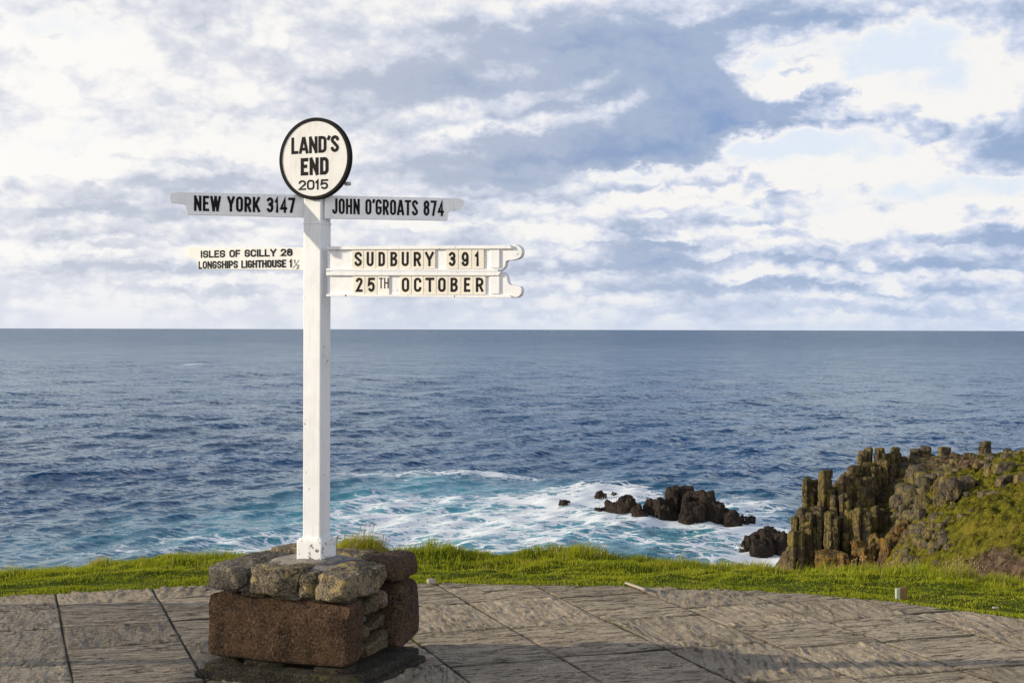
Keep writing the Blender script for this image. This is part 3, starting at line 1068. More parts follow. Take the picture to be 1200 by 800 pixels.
def build_plinth():
    cen = pl(PW / 2, PD / 2, 0)
    root = empty('stone_plinth', tuple(cen))
    tag(root, 'squat square plinth of rough brown and lichened stones under the white signpost', 'plinth')
    rz = -PY

    def st(name, a0, a1, b0, b1, z0, z1, mat, **kw):
        c = pl((a0 + a1) / 2, (b0 + b1) / 2, (z0 + z1) / 2) - cen
        kw.setdefault('n', 34)
        pk = stone(((a1 - a0) / 2, (b1 - b0) / 2, (z1 - z0) / 2), rz + kw.pop('turn', 0), c, **kw)
        return stone_obj(name, pk, M[mat], root)
    # footing slab and thin mortar lip
    st('footing_slab', -.05, PW + .02, -.035, PD + .02, -.02, .055, 'footing', k=16, amp=.16, seed=3, chips=0, freq=.5, n=60)
    st('mortar_lip', -.085, PW + .05, -.075, PD + .03, -.02, .014, 'footing', k=16, amp=.35, seed=4, chips=0, freq=.3, n=50)
    # dark core
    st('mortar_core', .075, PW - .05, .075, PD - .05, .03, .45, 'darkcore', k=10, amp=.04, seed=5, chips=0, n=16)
    # wedge stones seen in the gap under the block
    st('wedge_stone', .36, .58, .02, .15, .045, .086, 'footing', k=5, amp=.2, seed=6)
    st('wedge_stone', .02, .20, .02, .15, .045, .082, 'footing', k=5, amp=.2, seed=7)
    st('wedge_stone', .62, .74, .06, .24, .045, .085, 'footing', k=4, amp=.2, seed=8)
    # big brown block in front
    st('granite_block', .0, PW + .005, 0, .178, .086, .384, 'brown', k=14, amp=.07, freq=.8, seed=10, chips=6, n=80)
    # reddish block at the back right corner
    st('granite_block', -.045, .20, .475, PD + .03, .085, .415, 'red', k=5, amp=.11, freq=1.0, seed=11, chips=8, n=50)
    # back and left blocks
    st('granite_block', .24, PW, PD - .20, PD + .02, .083, .385, 'brown', k=9, amp=.05, seed=12, n=30)
    st('granite_block', PW - .16, PW - .005, .19, .46, .083, .38, 'brown', k=9, amp=.05, seed=13, n=30)
    # right side infill, set back in dark joints
    st('infill_stone', .022, .15, .225, .380, .290, .360, 'infill', k=7, amp=.14, seed=20, top_tilt=(0, .2), n=24, chips=8)
    st('infill_stone', .028, .14, .285, .455, .202, .248, 'infill', k=5, amp=.18, seed=21, top_tilt=(0, .3), n=24, chips=8)
    st('infill_stone', .015, .15, .185, .265, .185, .240, 'infill', k=4, amp=.18, seed=22, n=20, chips=8)
    st('infill_stone', .008, .16, .205, .455, .088, .165, 'infill', k=6, amp=.15, seed=23, top_tilt=(0, .2), n=28, chips=8)
    st('infill_stone', .03, .15, .195, .255, .258, .290, 'infill', k=4, amp=.18, seed=25, n=14)
    st('infill_stone', .012, .14, .400, .450, .285, .380, 'pink', k=3, amp=.08, seed=24, n=20)
    # small flat stones and mortar under the caps on the front
    st('shim_stone', .26, .42, .015, .16, .372, .415, 'capgrey', k=4, amp=.18, seed=30, n=20)
    st('shim_stone', .46, .60, .02, .16, .375, .408, 'capgrey', k=4, amp=.18, seed=31, n=20)
    st('shim_stone', .01, .25, .020, .16, .375, .402, 'footing', k=4, amp=.15, seed=32, n=24)
    # cap stones: four across the front, one back right, two at the back
    st('cap_stone', .565, .765, -.030, .52, .405, .522, 'capgrey', k=9, amp=.20, freq=1.1, seed=40, chips=11, n=60, turn=.06)
    st('cap_stone', .275, .552, -.020, .27, .396, .520, 'cap', k=9, amp=.22, freq=1.0, seed=41, chips=12, n=60)
    st('cap_stone', .188, .262, -.008, .20, .388, .505, 'cap', k=4.5, amp=.24, freq=1.0, seed=42, chips=8, n=44)
    st('cap_stone', -.012, .178, -.028, .385, .392, .527, 'cap', k=9, amp=.20, freq=1.1, seed=43, chips=11, n=64, turn=-.02)
    st('cap_stone', -.040, .15, .40, PD + .03, .415, .540, 'red', k=4, amp=.20, freq=1.1, seed=44, chips=9, n=50)
    st('cap_stone', .17, .45, .49, PD + .03, .42, .530, 'cap', k=5, amp=.16, seed=45, n=34)
    st('cap_stone', .47, .75, .52, PD + .03, .42, .535, 'cap', k=5, amp=.16, seed=46, n=34)
    # mortar bed filling the top
    nx, ny = 60, 50
    a, b = np.meshgrid(np.linspace(.03, PW - .05, nx), np.linspace(.03, PD - .02, ny))
    ca, cb = PW * .5, PD * .52
    rr = np.hypot((a - ca) / .37, (b - cb) / .34)
    z = .492 + .046 * (1 - sstep(.15, 1.0, rr)) + .006 * fbm(a * 9, b * 9, 0, 4)
    z = z - .12 * sstep(.86, 1.1, np.maximum(np.abs(a - ca) / .355, np.abs(b - cb) / .315))
    P = CORNER[None, None] + AX * a[..., None] + BX * b[..., None]
    P[..., 2] = z
    mesh_obj('mortar_bed', (P - cen).reshape(-1, 3), [grid_faces(ny, nx)[:, ::-1]], M['mortar'], root, True)
    return root


build_plinth()


# ------------------------------------------------------------------ signpost
def bm_obj(name, bm, mats, parent=None, smooth=False):
    me = bpy.data.meshes.new(name)
    bm.normal_update()
    bm.to_mesh(me)
    bm.free()
    for m in (mats if isinstance(mats, (list, tuple)) else [mats]):
        me.materials.append(m)
    if smooth:
        for p in me.polygons:
            p.use_smooth = True
    o = bpy.data.objects.new(name, me)
    COL.objects.link(o)
    o.parent = parent
    return o


def add_box(bm, lo_, hi, mat=0, bev=0.0):
    r = bmesh.ops.create_cube(bm, size=1.0)
    vs = r['verts']
    for v in vs:
        v.co = Vector([(lo_[i] + hi[i]) / 2 + v.co[i] * (hi[i] - lo_[i]) for i in range(3)])
    fs = list({f for v in vs for f in v.link_faces})
    for f in fs:
        f.material_index = mat
    if bev:
        es = list({e for v in vs for e in v.link_edges})
        bmesh.ops.bevel(bm, geom=es, offset=bev, segments=2, affect='EDGES', profile=.6)


def add_prism(bm, pts, y0, y1, mat=0, bev=0.0):
    """outline in local x,z ; thickness from y0 (front) to y1"""
    f = [bm.verts.new((p[0], y0, p[1])) for p in pts]
    b = [bm.verts.new((p[0], y1, p[1])) for p in pts]
    faces = [bm.faces.new(f), bm.faces.new(b[::-1])]
    n = len(pts)
    for i in range(n):
        faces.append(bm.faces.new((f[i], b[i], b[(i + 1) % n], f[(i + 1) % n])))
    for q in faces:
        q.material_index = mat
    bmesh.ops.recalc_face_normals(bm, faces=faces)
    if bev:
        es = [e for e in faces[0].edges]
        bmesh.ops.bevel(bm, geom=es, offset=bev, segments=2, affect='EDGES', profile=.6)


def smooth_outline(pts, r=2):
    """Chaikin corner cutting on marked points: (x, z, 1) stays sharp"""
    for _ in range(r):
        out = []
        n = len(pts)
        for i in range(n):
            p, q = pts[i], pts[(i + 1) % n]
            if p[2]:
                out.append(p)
            if not p[2]:
                o_ = pts[i - 1]
                out.append((p[0] * .75 + o_[0] * .25, p[1] * .75 + o_[1] * .25, 0))
                out.append((p[0] * .75 + q[0] * .25, p[1] * .75 + q[1] * .25, 0))
        pts = out
    return [(p[0], p[1]) for p in pts]


def arc(cx, cy, rx, ry, a0, a1, n=7):
    return [(cx + rx * math.cos(R(a0 + (a1 - a0) * i / n)), cy + ry * math.sin(R(a0 + (a1 - a0) * i / n))) for i in range(n + 1)]


def rbox(x0, y0, x1, y1, r, ry=None):
    ry = ry or r
    return (arc(x1 - r, y1 - ry, r, ry, 0, 90) + arc(x0 + r, y1 - ry, r, ry, 90, 180) + arc(x0 + r, y0 + ry, r, ry, 180, 270) + arc(x1 - r, y0 + ry, r, ry, 270, 360))


def glyph(ch, w, t):
    """strokes (list of (points, closed)) of the centre line in a box w x 1 for a pen of width t"""
    l, r, b, tp = t / 2, w - t / 2, t / 2, 1 - t / 2
    m = (l + r) / 2
    hw = (r - l)
    rr = min(hw / 2 * .96, .24)
    ry = min(.26, max(rr, .17))
    mid = .5
    S_ = []
    def o(*p): S_.append((list(p), False))
    if ch == 'A':
        o((l - t * .1, b), (m - t * .18, tp)), o((m + t * .18, tp), (r + t * .1, b)), o((l + hw * .22, .27), (r - hw * .22, .27))
    elif ch == 'B':
        S_.append(([(l, b), (l, tp)] + arc(r - rr, tp - ry * .9, rr * .9, ry * .9, 90, -60)[0:] + [(m, mid + .02)], False))
        S_.append(([(l, mid + .02)] + [(r - rr, mid + .02)] + arc(r - rr, (mid + b) / 2 + .01, rr, (mid - b) / 2 + .01, 90, -90) + [(l, b)], False))
    elif ch == 'C':
        S_.append((arc(r - rr, tp - ry, rr, ry, 8, 90) + arc(l + rr, tp - ry, rr, ry, 90, 180) + arc(l + rr, b + ry, rr, ry, 180, 270) + arc(r - rr, b + ry, rr, ry, 270, 352), False))
    elif ch == 'D':
        S_.append(([(l, b), (l, tp)] + arc(r - rr, tp - ry, rr, ry, 90, 0) + arc(r - rr, b + ry, rr, ry, 0, -90), True))
    elif ch == 'E':
        o((r, tp), (l, tp), (l, b), (r, b)), o((l, mid + .02), (r - t * .35, mid + .02))
    elif ch == 'F':
        o((r, tp), (l, tp), (l, b)), o((l, mid), (r - t * .35, mid))
    elif ch == 'G':
        S_.append((arc(r - rr, tp - ry, rr, ry, 15, 90) + arc(l + rr, tp - ry, rr, ry, 90, 180) + arc(l + rr, b + ry, rr, ry, 180, 270) + arc(r - rr, b + ry, rr, ry, 270, 360) + [(r, .46), (m + t * .2, .46)], False))
    elif ch == 'H':
        o((l, b), (l, tp)), o((r, b), (r, tp)), o((l, mid + .02), (r, mid + .02))
    elif ch == 'I':
        o((m, b), (m, tp))
    elif ch == 'J':
        S_.append(([(r, tp)] + arc(r - rr, b + ry, rr, ry, 0, -90) + arc(l + rr, b + ry, rr, ry, 270, 190), False))
    elif ch == 'K':
        o((l, b), (l, tp)), o((r, tp), (l + t * .4, .42)), o((l + hw * .35, .56), (r + t * .05, b))
    elif ch == 'L':
        o((l, tp), (l, b), (r, b))
    elif ch == 'N':
        o((l, b), (l, tp)), o((r, b), (r, tp)), o((l, tp), (r, b))
    elif ch in 'O0':
        S_.append((rbox(l, b, r, tp, rr, ry), True))
    elif ch == 'P':
        S_.append(([(l, b), (l, tp)] + arc(r - rr, (tp + .42) / 2, rr, (tp - .42) / 2, 90, -90) + [(l, .42)], False))
    elif ch == 'R':
        S_.append(([(l, b), (l, tp)] + arc(r - rr, (tp + .47) / 2, rr, (tp - .47) / 2, 90, -90) + [(l, .47)], False))
        o((m, .47), (r - t * .02, b))
    elif ch == 'S':
        S_.append((arc(r - rr, tp - ry, rr, ry, 15, 90) + arc(l + rr, tp - ry, rr, ry * .95, 90, 205) + [(m, mid)] + arc(r - rr, b + ry, rr, ry * .95, 25, -90) + arc(l + rr, b + ry, rr, ry, 270, 195), False))
    elif ch == 'T':
        o((l - t * .1, tp), (r + t * .1, tp)), o((m, tp), (m, b))
    elif ch == 'U':
        S_.append(([(l, tp)] + arc(l + rr, b + ry, rr, ry, 180, 270) + arc(r - rr, b + ry, rr, ry, 270, 360) + [(r, tp)], False))
    elif ch == 'W':
        o((l - t * .1, tp), (l + hw * .25, b)), o((l + hw * .25, b), (m, tp)), o((m, tp), (l + hw * .75, b)), o((l + hw * .75, b), (r + t * .1, tp))
    elif ch == 'Y':
        o((l - t * .05, tp), (m, .45), (m, b)), o((r + t * .05, tp), (m, .45))
    elif ch == "'":
        o((m + t * .1, tp), (m - t * .15, .82))
    elif ch == '1':
        o((m + t * .15, b), (m + t * .15, tp), (l, tp - .17))
    elif ch == '2':
        S_.append((arc(m, tp - ry, hw / 2, ry, 165, -25) + [(l, b), (r, b)], False))
    elif ch == '3':
        S_.append((arc(m, tp - .215, hw / 2, .215, 150, -80) + [(m - hw * .08, mid + .03)], False))
        S_.append(([(m - hw * .08, mid + .03)] + arc(m, b + .245, hw / 2, .245, 85, -145), False))
    elif ch == '4':
        o((r - hw * .18, b), (r - hw * .18, tp), (l, .28), (r + t * .1, .28))
    elif ch == '5':
        S_.append(([(r, tp), (l + hw * .08, tp), (l, .52)] + arc(m, b + .265, hw / 2, .265, 125, -140), False))
    elif ch == '7':
        o((l, tp), (r, tp), (m - hw * .1, b))
    elif ch == '8':
        S_.append((arc(m, tp - .20, hw / 2 * .92, .20, -90, 270, 16), True)), S_.append((arc(m, b + .245, hw / 2, .245, 90, 450, 16), True))
    elif ch == '9':
        S_.append((arc(m, tp - .26, hw / 2, .26, 0, 360, 16), True))
        S_.append(([(r, tp - .26)] + arc(r - rr, b + ry, rr, ry, 0, -90) + arc(l + rr, b + ry, rr, ry, 270, 190), False))
    return S_


WIDTHS = {'I': .30, '1': .55, "'": .30, ' ': .55, 'W': 1.45, 'J': .85, 'N': 1.05, 'A': 1.12, 'Y': 1.05, 'L': .88, 'E': .88, 'F': .85, 'K': 1.05, 'T': .95, 'H': 1.02}


def ribbon(pts, closed, t):
    p = [np.array(q, float) for q in pts]
    q = [p[0]]
    for a in p[1:]:
        if np.linalg.norm(a - q[-1]) > 1e-5:
            q.append(a)
    p = q
    if closed and np.linalg.norm(p[0] - p[-1]) < 1e-5:
        p = p[:-1]
    n = len(p)
    if not closed:
        d = p[0] - p[1]
        p[0] = p[0] + d / np.linalg.norm(d) * t / 2
        d = p[-1] - p[-2]
        p[-1] = p[-1] + d / np.linalg.norm(d) * t / 2
    L, Rr = [], []
    for i in range(n):
        d0 = p[i] - p[i - 1] if (i or closed) else p[1] - p[0]
        d1 = p[(i + 1) % n] - p[i] if (i < n - 1 or closed) else p[-1] - p[-2]
        d0 = d0 / np.linalg.norm(d0)
        d1 = d1 / np.linalg.norm(d1)
        n0, n1 = np.array([-d0[1], d0[0]]), np.array([-d1[1], d1[0]])
        mm = n0 + n1
        ln = np.linalg.norm(mm)
        mm = n0 if ln < .3 else mm / ln
        sc = min(1 / max(mm @ n0, .35), 2.2)
        L.append(p[i] + mm * t / 2 * sc)
        Rr.append(p[i] - mm * t / 2 * sc)
    return L, Rr, closed


def text_packs(txt, x0, z0, x1, z1, pen=.2, gap=.16, slant=0.0, ratio=None):
    """strokes of a text line fitted in a box; returns list of (L, R, closed) in board coordinates"""
    hgt = z1 - z0
    tot = 0.0
    ws = []
    for ch in txt:
        ws.append(WIDTHS.get(ch, 1.0))
    # unit glyph width u (relative to height) so that the line fits exactly
    n = len(txt)
    u = ((x1 - x0) / hgt - gap * (n - 1)) / sum(ws)
    out = []
    x = 0.0
    for ch, w_ in zip(txt, ws):
        w = w_ * u
        if ch != ' ':
            for pts, cl in glyph(ch, max(w, pen * 1.02), pen):
                pts = [(x + a + slant * b, b) for a, b in pts]
                Lr, Rr, c = ribbon(pts, cl, pen)
                out.append(([(x0 + a[0] * hgt, z0 + a[1] * hgt) for a in Lr], [(x0 + a[0] * hgt, z0 + a[1] * hgt) for a in Rr], c))
        x += w + gap
    return out


def add_text(bm, packs, y, mat=0, th=.0012):
    """raised lettering whose face lies at y - th (front is -y)"""
    for i, (Lp, Rp, closed) in enumerate(packs):
        yy = y - th - .00006 * i
        n = len(Lp)
        f0 = [bm.verts.new((a[0], yy, a[1])) for a in Lp]
        f1 = [bm.verts.new((a[0], yy, a[1])) for a in Rp]
        b0 = [bm.verts.new((a[0], y, a[1])) for a in Lp]
        b1 = [bm.verts.new((a[0], y, a[1])) for a in Rp]
        rng_ = range(n if closed else n - 1)
        for j in rng_:
            k = (j + 1) % n
            for q in ((f0[j], f1[j], f1[k], f0[k]), (f0[j], f0[k], b0[k], b0[j]), (f1[k], f1[j], b1[j], b1[k])):
                try:
                    fc = bm.faces.new(q)
                    fc.material_index = mat
                except ValueError:
                    pass
        if not closed:
            for q in ((f0[0], b0[0], b1[0], f1[0]), (f0[-1], f1[-1], b1[-1], b0[-1])):
                fc = bm.faces.new(q)
                fc.material_index = mat


class Plane:
    """a vertical plane through point o, its x axis turned by yaw (negative: right end towards the viewer)"""
    def __init__(self, o, yaw):
        self.o = np.array(o, float)
        self.yaw = yaw
        self.r = np.array([math.cos(yaw), math.sin(yaw), 0])
        self.n = np.array([math.sin(yaw), -math.cos(yaw), 0])   # to the viewer

    def st(self, px, py, off=0.0):
        """photo pixel -> (x, z) on the plane lifted by off towards the viewer"""
        d = np.array([(px - 600) / F, 1.0, -(py - HOR - (px - 600) * ROLL) / F])
        c = np.array([0, 0, H])
        k = ((self.o + self.n * off - c) @ self.n) / (d @ self.n)
        p = c + d * k - self.o
        return float(p @ self.r), float(p[2])


def build_signpost():
    yaw = R(-24)
    base = pl(PW * .5, PD * .52, 0)
    base[0], base[1] = (371.5 - 600) / F * 7.14, 7.14
    zb = .530
    root = empty('signpost', (base[0], base[1], zb))
    tag(root, 'tall white wooden signpost with round top sign and four lettered arms standing on stone plinth', 'signpost')
    hw = .0475
    r = np.array([math.cos(yaw), math.sin(yaw), 0])
    nf = np.array([math.sin(yaw), -math.cos(yaw), 0])
    org = np.array([base[0], base[1], zb])

    def place(o, p, yw):
        o.location = tuple(np.array(p) - org)
        o.rotation_euler = (0, 0, yw)
        return o
    # post
    ztop = 2.16 - zb
    bm = bmesh.new()
    add_box(bm, (-hw * 1.02, -hw * 1.02, .06), (hw * 1.02, hw * 1.02, ztop), bev=.005)
    o = bm_obj('post', bm, M['white'], root)
    place(o, org, yaw)
    bm = bmesh.new()
    add_box(bm, (-hw, -hw, ztop - .02), (hw, hw, 2.315 - zb), bev=.004)
    add_box(bm, (-hw - .003, -hw - .003, ztop - .004), (hw + .003, hw + .003, ztop + .002))
    o = bm_obj('post_head', bm, M['white'], root)
    place(o, org, yaw)
    # collar with peeling paint, mortar skirt
    bm = bmesh.new()
    add_box(bm, (-.070, -.070, .0), (.070, .070, .100), bev=.006)
    add_box(bm, (-.062, -.062, .098), (.062, .062, .108), bev=.004)
    o = bm_obj('base_collar', bm, M['white_worn'], root)
    place(o, org, yaw)
    v, f = stone((.105, .100, .02), yaw, (.012, 0, -.006), k=3, amp=.12, n=20, seed=77, chips=0)
    stone_obj('mortar_skirt', (v, f), M['mortar'], root)

    # ---- round sign on the front of the post head
    P = Plane(base + nf * (hw + .014), R(-23))
    cx, cz = P.st(368.5, 186)
    rad = (P.st(368.5, 138)[1] - P.st(368.5, 234)[1]) / 2
    def circ(rr, n=72): return [(cx + rr * math.cos(6.28318 * i / n), cz + rr * math.sin(6.28318 * i / n)) for i in range(n)]
    so = empty('round_sign')
    so.parent = root
    place(so, P.o, P.yaw)
    bm = bmesh.new()
    add_prism(bm, circ(rad - .002), -.004, .016)
    bm_obj('sign_disc', bm, M['disc'], so)
    bm = bmesh.new()
    n = 96
    prof = [(rad - .0175, -.0035), (rad - .016, -.008), (rad - .003, -.008), (rad, -.004), (rad, .018), (rad - .0175, .018)]
    ring = []
    for i in range(n):
        a = 6.28318 * i / n
        ring.append([bm.verts.new((cx + q * math.cos(a), yy, cz + q * math.sin(a))) for q, yy in prof])
    for i in range(n):
        A_, B_ = ring[i], ring[(i + 1) % n]
        for j in range(len(prof)):
            k = (j + 1) % len(prof)
            bm.faces.new((A_[j], B_[j], B_[k], A_[k]))
    bmesh.ops.recalc_face_normals(bm, faces=bm.faces[:])
    bm_obj('black_rim', bm, M['black'], so)
    bm = bmesh.new()
    for txt, a, b_, c, d, pen, gap in (("LAND'S", 341.5, 181, 397, 158.5, .18, .075), ('END', 352.5, 206, 385, 184, .20, .10), ('2015', 350, 223.2, 384.5, 210, .185, .12)):
        x0, z0 = P.st(a, b_)
        x1, z1 = P.st(c, d)
        add_text(bm, text_packs(txt, x0, z0, x1, z1, pen, gap), -.004)
    bm_obj('lettering', bm, M['black'], so)
    bm = bmesh.new()
    bx, bz = P.st(403.5, 215)
    add_box(bm, (bx - .012, .018, bz - .008), (bx + .016, .034, bz + .009), bev=.002)
    bm_obj('fixing_bolt', bm, M['metal'], so)

    # ---- long board: NEW YORK / JOHN O'GROATS, turned a little to the right
    def arm(name, Pl, outline_px, th, mat, lines, label, back=.0):
        e = empty(name)
        e.parent = root
        if label:
            e['label'] = label
        place(e, Pl.o, Pl.yaw)
        pts = [(*Pl.st(a, b_), s) for a, b_, s in outline_px]
        bm = bmesh.new()
        add_prism(bm, smooth_outline(pts), 0, th, bev=.0015)
        bm_obj('board', bm, M[mat], e)
        if lines:
            bm = bmesh.new()
            for txt, a, b_, c, d, pen, gap in lines:
                x0, z0 = Pl.st(a, b_)
                x1, z1 = Pl.st(c, d)
                add_text(bm, text_packs(txt, x0, z0, x1, z1, pen, gap, .0), 0)
            bm_obj('lettering', bm, M['black'], e)
        return e
    o1 = base + r * (-hw * .98) + nf * (hw - .030)
    P1 = Plane(o1, R(13))
    arm('finger_board', P1, [(358.6, 228.4, 1), (358.6, 255, 1), (219, 251.4, 1), (217.5, 246, 0), (217, 239, 0), (208, 238.5, 0), (199, 237, 0), (197.5, 226.5, 0), (206, 225, 0), (215, 225.3, 1)],
        .020, 'board', [('NEW YORK 3147', 227, 247.2, 345.5, 231.8, .165, .085)], 'grey shaded arm pointing out to the left at the post head')
    o2 = base + r * hw + nf * (hw - .012)
    P2 = Plane(o2, R(13))
    arm('finger_board', P2, [(380, 229, 1), (530, 232.2, 1), (538, 232.3, 0), (543.5, 235, 0), (543.5, 240, 0), (539, 246, 0), (527, 246.5, 0), (525, 251, 0), (524, 258.5, 1), (380, 256, 1)],
        .020, 'board', [("JOHN O'GROATS 874", 389, 250.6, 519.5, 235.4, .145, .075)], 'grey shaded arm pointing out to the right at the post head')
    # ---- cream board to the left
    o3 = base + r * (-hw * .98) + nf * (hw * .25)
    P3 = Plane(o3, R(-24))
    arm('finger_board', P3, [(356.5, 290, 1), (356.5, 316.5, 1), (231.5, 315.3, 1), (231, 309, 0), (230, 303, 0), (221, 302.5, 0), (217, 299, 0), (217, 293, 0), (219, 289.5, 0), (226, 289.5, 1)],
        .020, 'isles', [('ISLES OF SCILLY 28', 235, 302.2, 342.5, 291.2, .205, .13), ('LONGSHIPS LIGHTHOUSE 1', 232.5, 315, 342, 304.0, .185, .11)],
        'cream sunlit arm with two lines of lettering')
    e = [o_ for o_ in root.children if o_.name.startswith('finger_board')][-1]
    bm = bmesh.new()
    for txt, a, b_, c, d, pen in (('1', 344.2, 309, 346.4, 304.3, .16), ('2', 347.2, 315, 350.5, 310, .16)):
        x0, z0 = P3.st(a, b_)
        x1, z1 = P3.st(c, d)
        add_text(bm, text_packs(txt, x0, z0, x1, z1, pen, .1), 0)
    x0, z0 = P3.st(343.6, 314)
    x1, z1 = P3.st(350.2, 305)
    Lr, Rr, c_ = ribbon([(x0, z0), (x1, z1)], False, .002)
    add_text(bm, [(Lr, Rr, False)], 0)
    bm_obj('fraction', bm, M['black'], e)

    # ---- two changeable boards to the right, fixed to the right face of the post
    o4 = base + r * (hw + .001) + nf * (hw * .55)
    P4 = Plane(o4, R(-24))
    thick = .030

    def tray(top, txts, label):
        e = empty('letter_board')
        e.parent = root
        e['label'] = label
        place(e, P4.o, P4.yaw)
        if top:
            out = [(383.5, 290.2, 1), (598, 287.8, 1), (602, 285.8, 0), (608, 288, 0), (611.5, 292, 0), (611.5, 298, 0), (609, 302.5, 0), (600, 305, 0), (592.5, 305, 0), (592, 312, 0), (588, 316.5, 0), (584, 317.6, 1), (383.5, 316.6, 1)]
            rails = [((382.3, 288.8), (597.5, 287.2), (599.5, 291.4), (383.5, 292.6)), ((382.3, 314.6), (584, 315.2), (583, 318.0), (382.3, 317.3))]
            tz = (315.0, 291.4)
        else:
            out = [(383.5, 319.4, 1), (583, 318.9, 1), (588, 317.6, 0), (593.5, 322, 0), (594.5, 329, 0), (596, 333, 0), (603, 334.5, 0), (610, 335.5, 0), (611.5, 339, 0), (610.5, 345, 0), (606, 348.8, 0), (598, 348.8, 1), (383.5, 345.8, 1)]
            rails = [((382.3, 318.2), (587, 318.4), (584, 322.9), (382.3, 322.8)), ((382.3, 344.6), (597, 345.9), (600, 349.0), (382.3, 347.2))]
            tz = (345.2, 322.2)
        bm = bmesh.new()
        add_prism(bm, smooth_outline([(*P4.st(a, b_), s) for a, b_, s in out]), 0, thick, bev=.002)
        bm_obj('board', bm, M['white'], e)
        for q in rails:
            bm = bmesh.new()
            add_prism(bm, [P4.st(*p, .012) for p in q], -.014, .002, bev=.0015)
            bm_obj('rail', bm, M['white'], e)
        # end block, thicker towards the pointed end
        bm = bmesh.new()
        sx, sz0 = P4.st(575, tz[0] - .6)
        sx2, sz1 = P4.st(586, tz[1] + 1.2)
        add_box(bm, (sx, -.008, sz0 + .001), (sx2, .001, sz1 - .001), bev=.003)
        bm_obj('end_block', bm, M['white'], e)
        zb_, zt_ = tz
        for (ch, c0, c1, t0, t1, white) in txts:
            bm = bmesh.new()
            s0, z0 = P4.st(t0 + .25, zb_ - .2, .007)
            s1, z1 = P4.st(t1 - .25, zt_ + .3, .007)
            add_box(bm, (s0, -.007, z0), (s1, -.0005, z1), 0, .0006)
            if ch != ' ':
                if ch == 'TH':
                    g0, h0 = P4.st(c0, zb_ - 7.2, .007)
                    g1, h1 = P4.st(c1, zt_ + 3.2, .007)
                    pk = text_packs('TH', g0, h0, g1, h1, .11, .12)
                else:
                    g0, h0 = P4.st(c0, zb_ - (3.0 if top else 3.2), .007)
                    g1, h1 = P4.st(c1, zt_ + (3.6 if top else 3.0), .007)
                    w_ = WIDTHS.get(ch)
                    pk = text_packs(ch, g0, h0, g1, h1, .175, .0)
                add_text(bm, pk, -.007, 1, .001)
            bm_obj('letter_tile', bm, [M['tile_white'] if white else M['tile'], M['black']], e)
        return e
    row1 = [('S', 415.3, 423.7, 412, 426, 0), ('U', 429.5, 437.5, 426, 440.3, 0), ('D', 443.3, 450.8, 440.3, 454, 0), ('B', 457.3, 465.3, 454, 467.3, 0),
            ('U', 470.5, 478.7, 467.3, 481.4, 0), ('R', 484.6, 493, 481.4, 496, 0), ('Y', 498, 508, 496, 510, 0),
            ('3', 525.5, 533.5, 522.3, 537, 0), ('9', 540.8, 548.8, 537, 552.6, 0), ('1', 556.3, 561.6, 552.6, 567, 0)]
    row2 = [('2', 417, 424.7, 413.6, 427.5, 0), ('5', 431, 439, 427.5, 442, 0), ('TH', 444, 455.3, 442, 456, 1),
            ('O', 470.8, 479.2, 468.5, 482, 0), ('C', 485, 493.5, 482, 496.3, 0), ('T', 498.6, 508.4, 496.3, 511, 0), ('O', 513.3, 522, 511, 525, 0),
            ('B', 527.8, 536.2, 525, 540, 0), ('E', 543.6, 550.8, 540, 554.3, 0), ('R', 557.5, 566.3, 554.3, 569, 0)]
    tray(True, row1, 'upper letter tray spelling a town and a distance')
    tray(False, row2, 'lower letter tray spelling a date')
    return root


build_signpost()

# ------------------------------------------------------------------ headland
HC = [  # px, py, depth
    (985, 600, 262), (1000, 572, 266), (1020, 552, 268), (1045, 546, 268), (1080, 543, 263), (1120, 541, 258), (1160, 539, 252), (1200, 534, 246), (1260, 520, 238),
    (1040, 590, 248), (1060, 582, 243), (1100, 574, 238), (1150, 560, 230), (1200, 548, 222), (1260, 535, 212),
    (1045, 628, 226), (1090, 612, 214), (1130, 602, 206), (1200, 584, 198), (1260, 570, 190),
    (1040, 665, 205), (1080, 655, 192), (1120, 655, 180), (1160, 650, 172), (1200, 640, 165), (1260, 630, 158),
    (1100, 700, 160), (1160, 690, 150), (1200, 680, 142), (1260, 665, 135), (1200, 740, 118), (1120, 760, 125)]


def headland_fn():
    P = np.array([px3(*q) for q in HC])
    extra = np.array([(60, 300, -45), (75, 300, -42), (95, 295, -38), (120, 280, -34), (52, 285, -48), (60, 278, -27), (72, 276, -25), (85, 270, -23),
                      (40, 250, -60), (45, 225, -60), (44, 200, -58), (40, 175, -55), (38, 150, -48), (34, 120, -40), (28, 100, -36),
                      (140, 240, -10), (140, 180, -8), (130, 120, -8), (90, 110, -12), (70, 95, -20)], float)
    P = np.concatenate([P, extra])
    xy = P[:, :2] / 50
    n = len(P)
    d = np.hypot(*(xy[:, None] - xy[None]).transpose(2, 0, 1))
    phi = np.where(d > 0, d * d * np.log(d + 1e-12), 0)
    A = np.zeros((n + 3, n + 3))
    A[:n, :n] = phi + np.eye(n) * .02
    A[:n, n] = 1
    A[:n, n + 1:] = xy
    A[n:, :n] = A[:n, n:].T
    w = np.linalg.solve(A, np.concatenate([P[:, 2], [0, 0, 0]]))

    def h(x, y):
        x, y = np.asarray(x, float) / 50, np.asarray(y, float) / 50
        r = w[n] + w[n + 1] * x + w[n + 2] * y
        for i in range(n):
            q = (x - xy[i, 0]) ** 2 + (y - xy[i, 1]) ** 2
            r = r + w[i] * .5 * q * np.log(q + 1e-12)
        return r
    return h


HL = headland_fn()


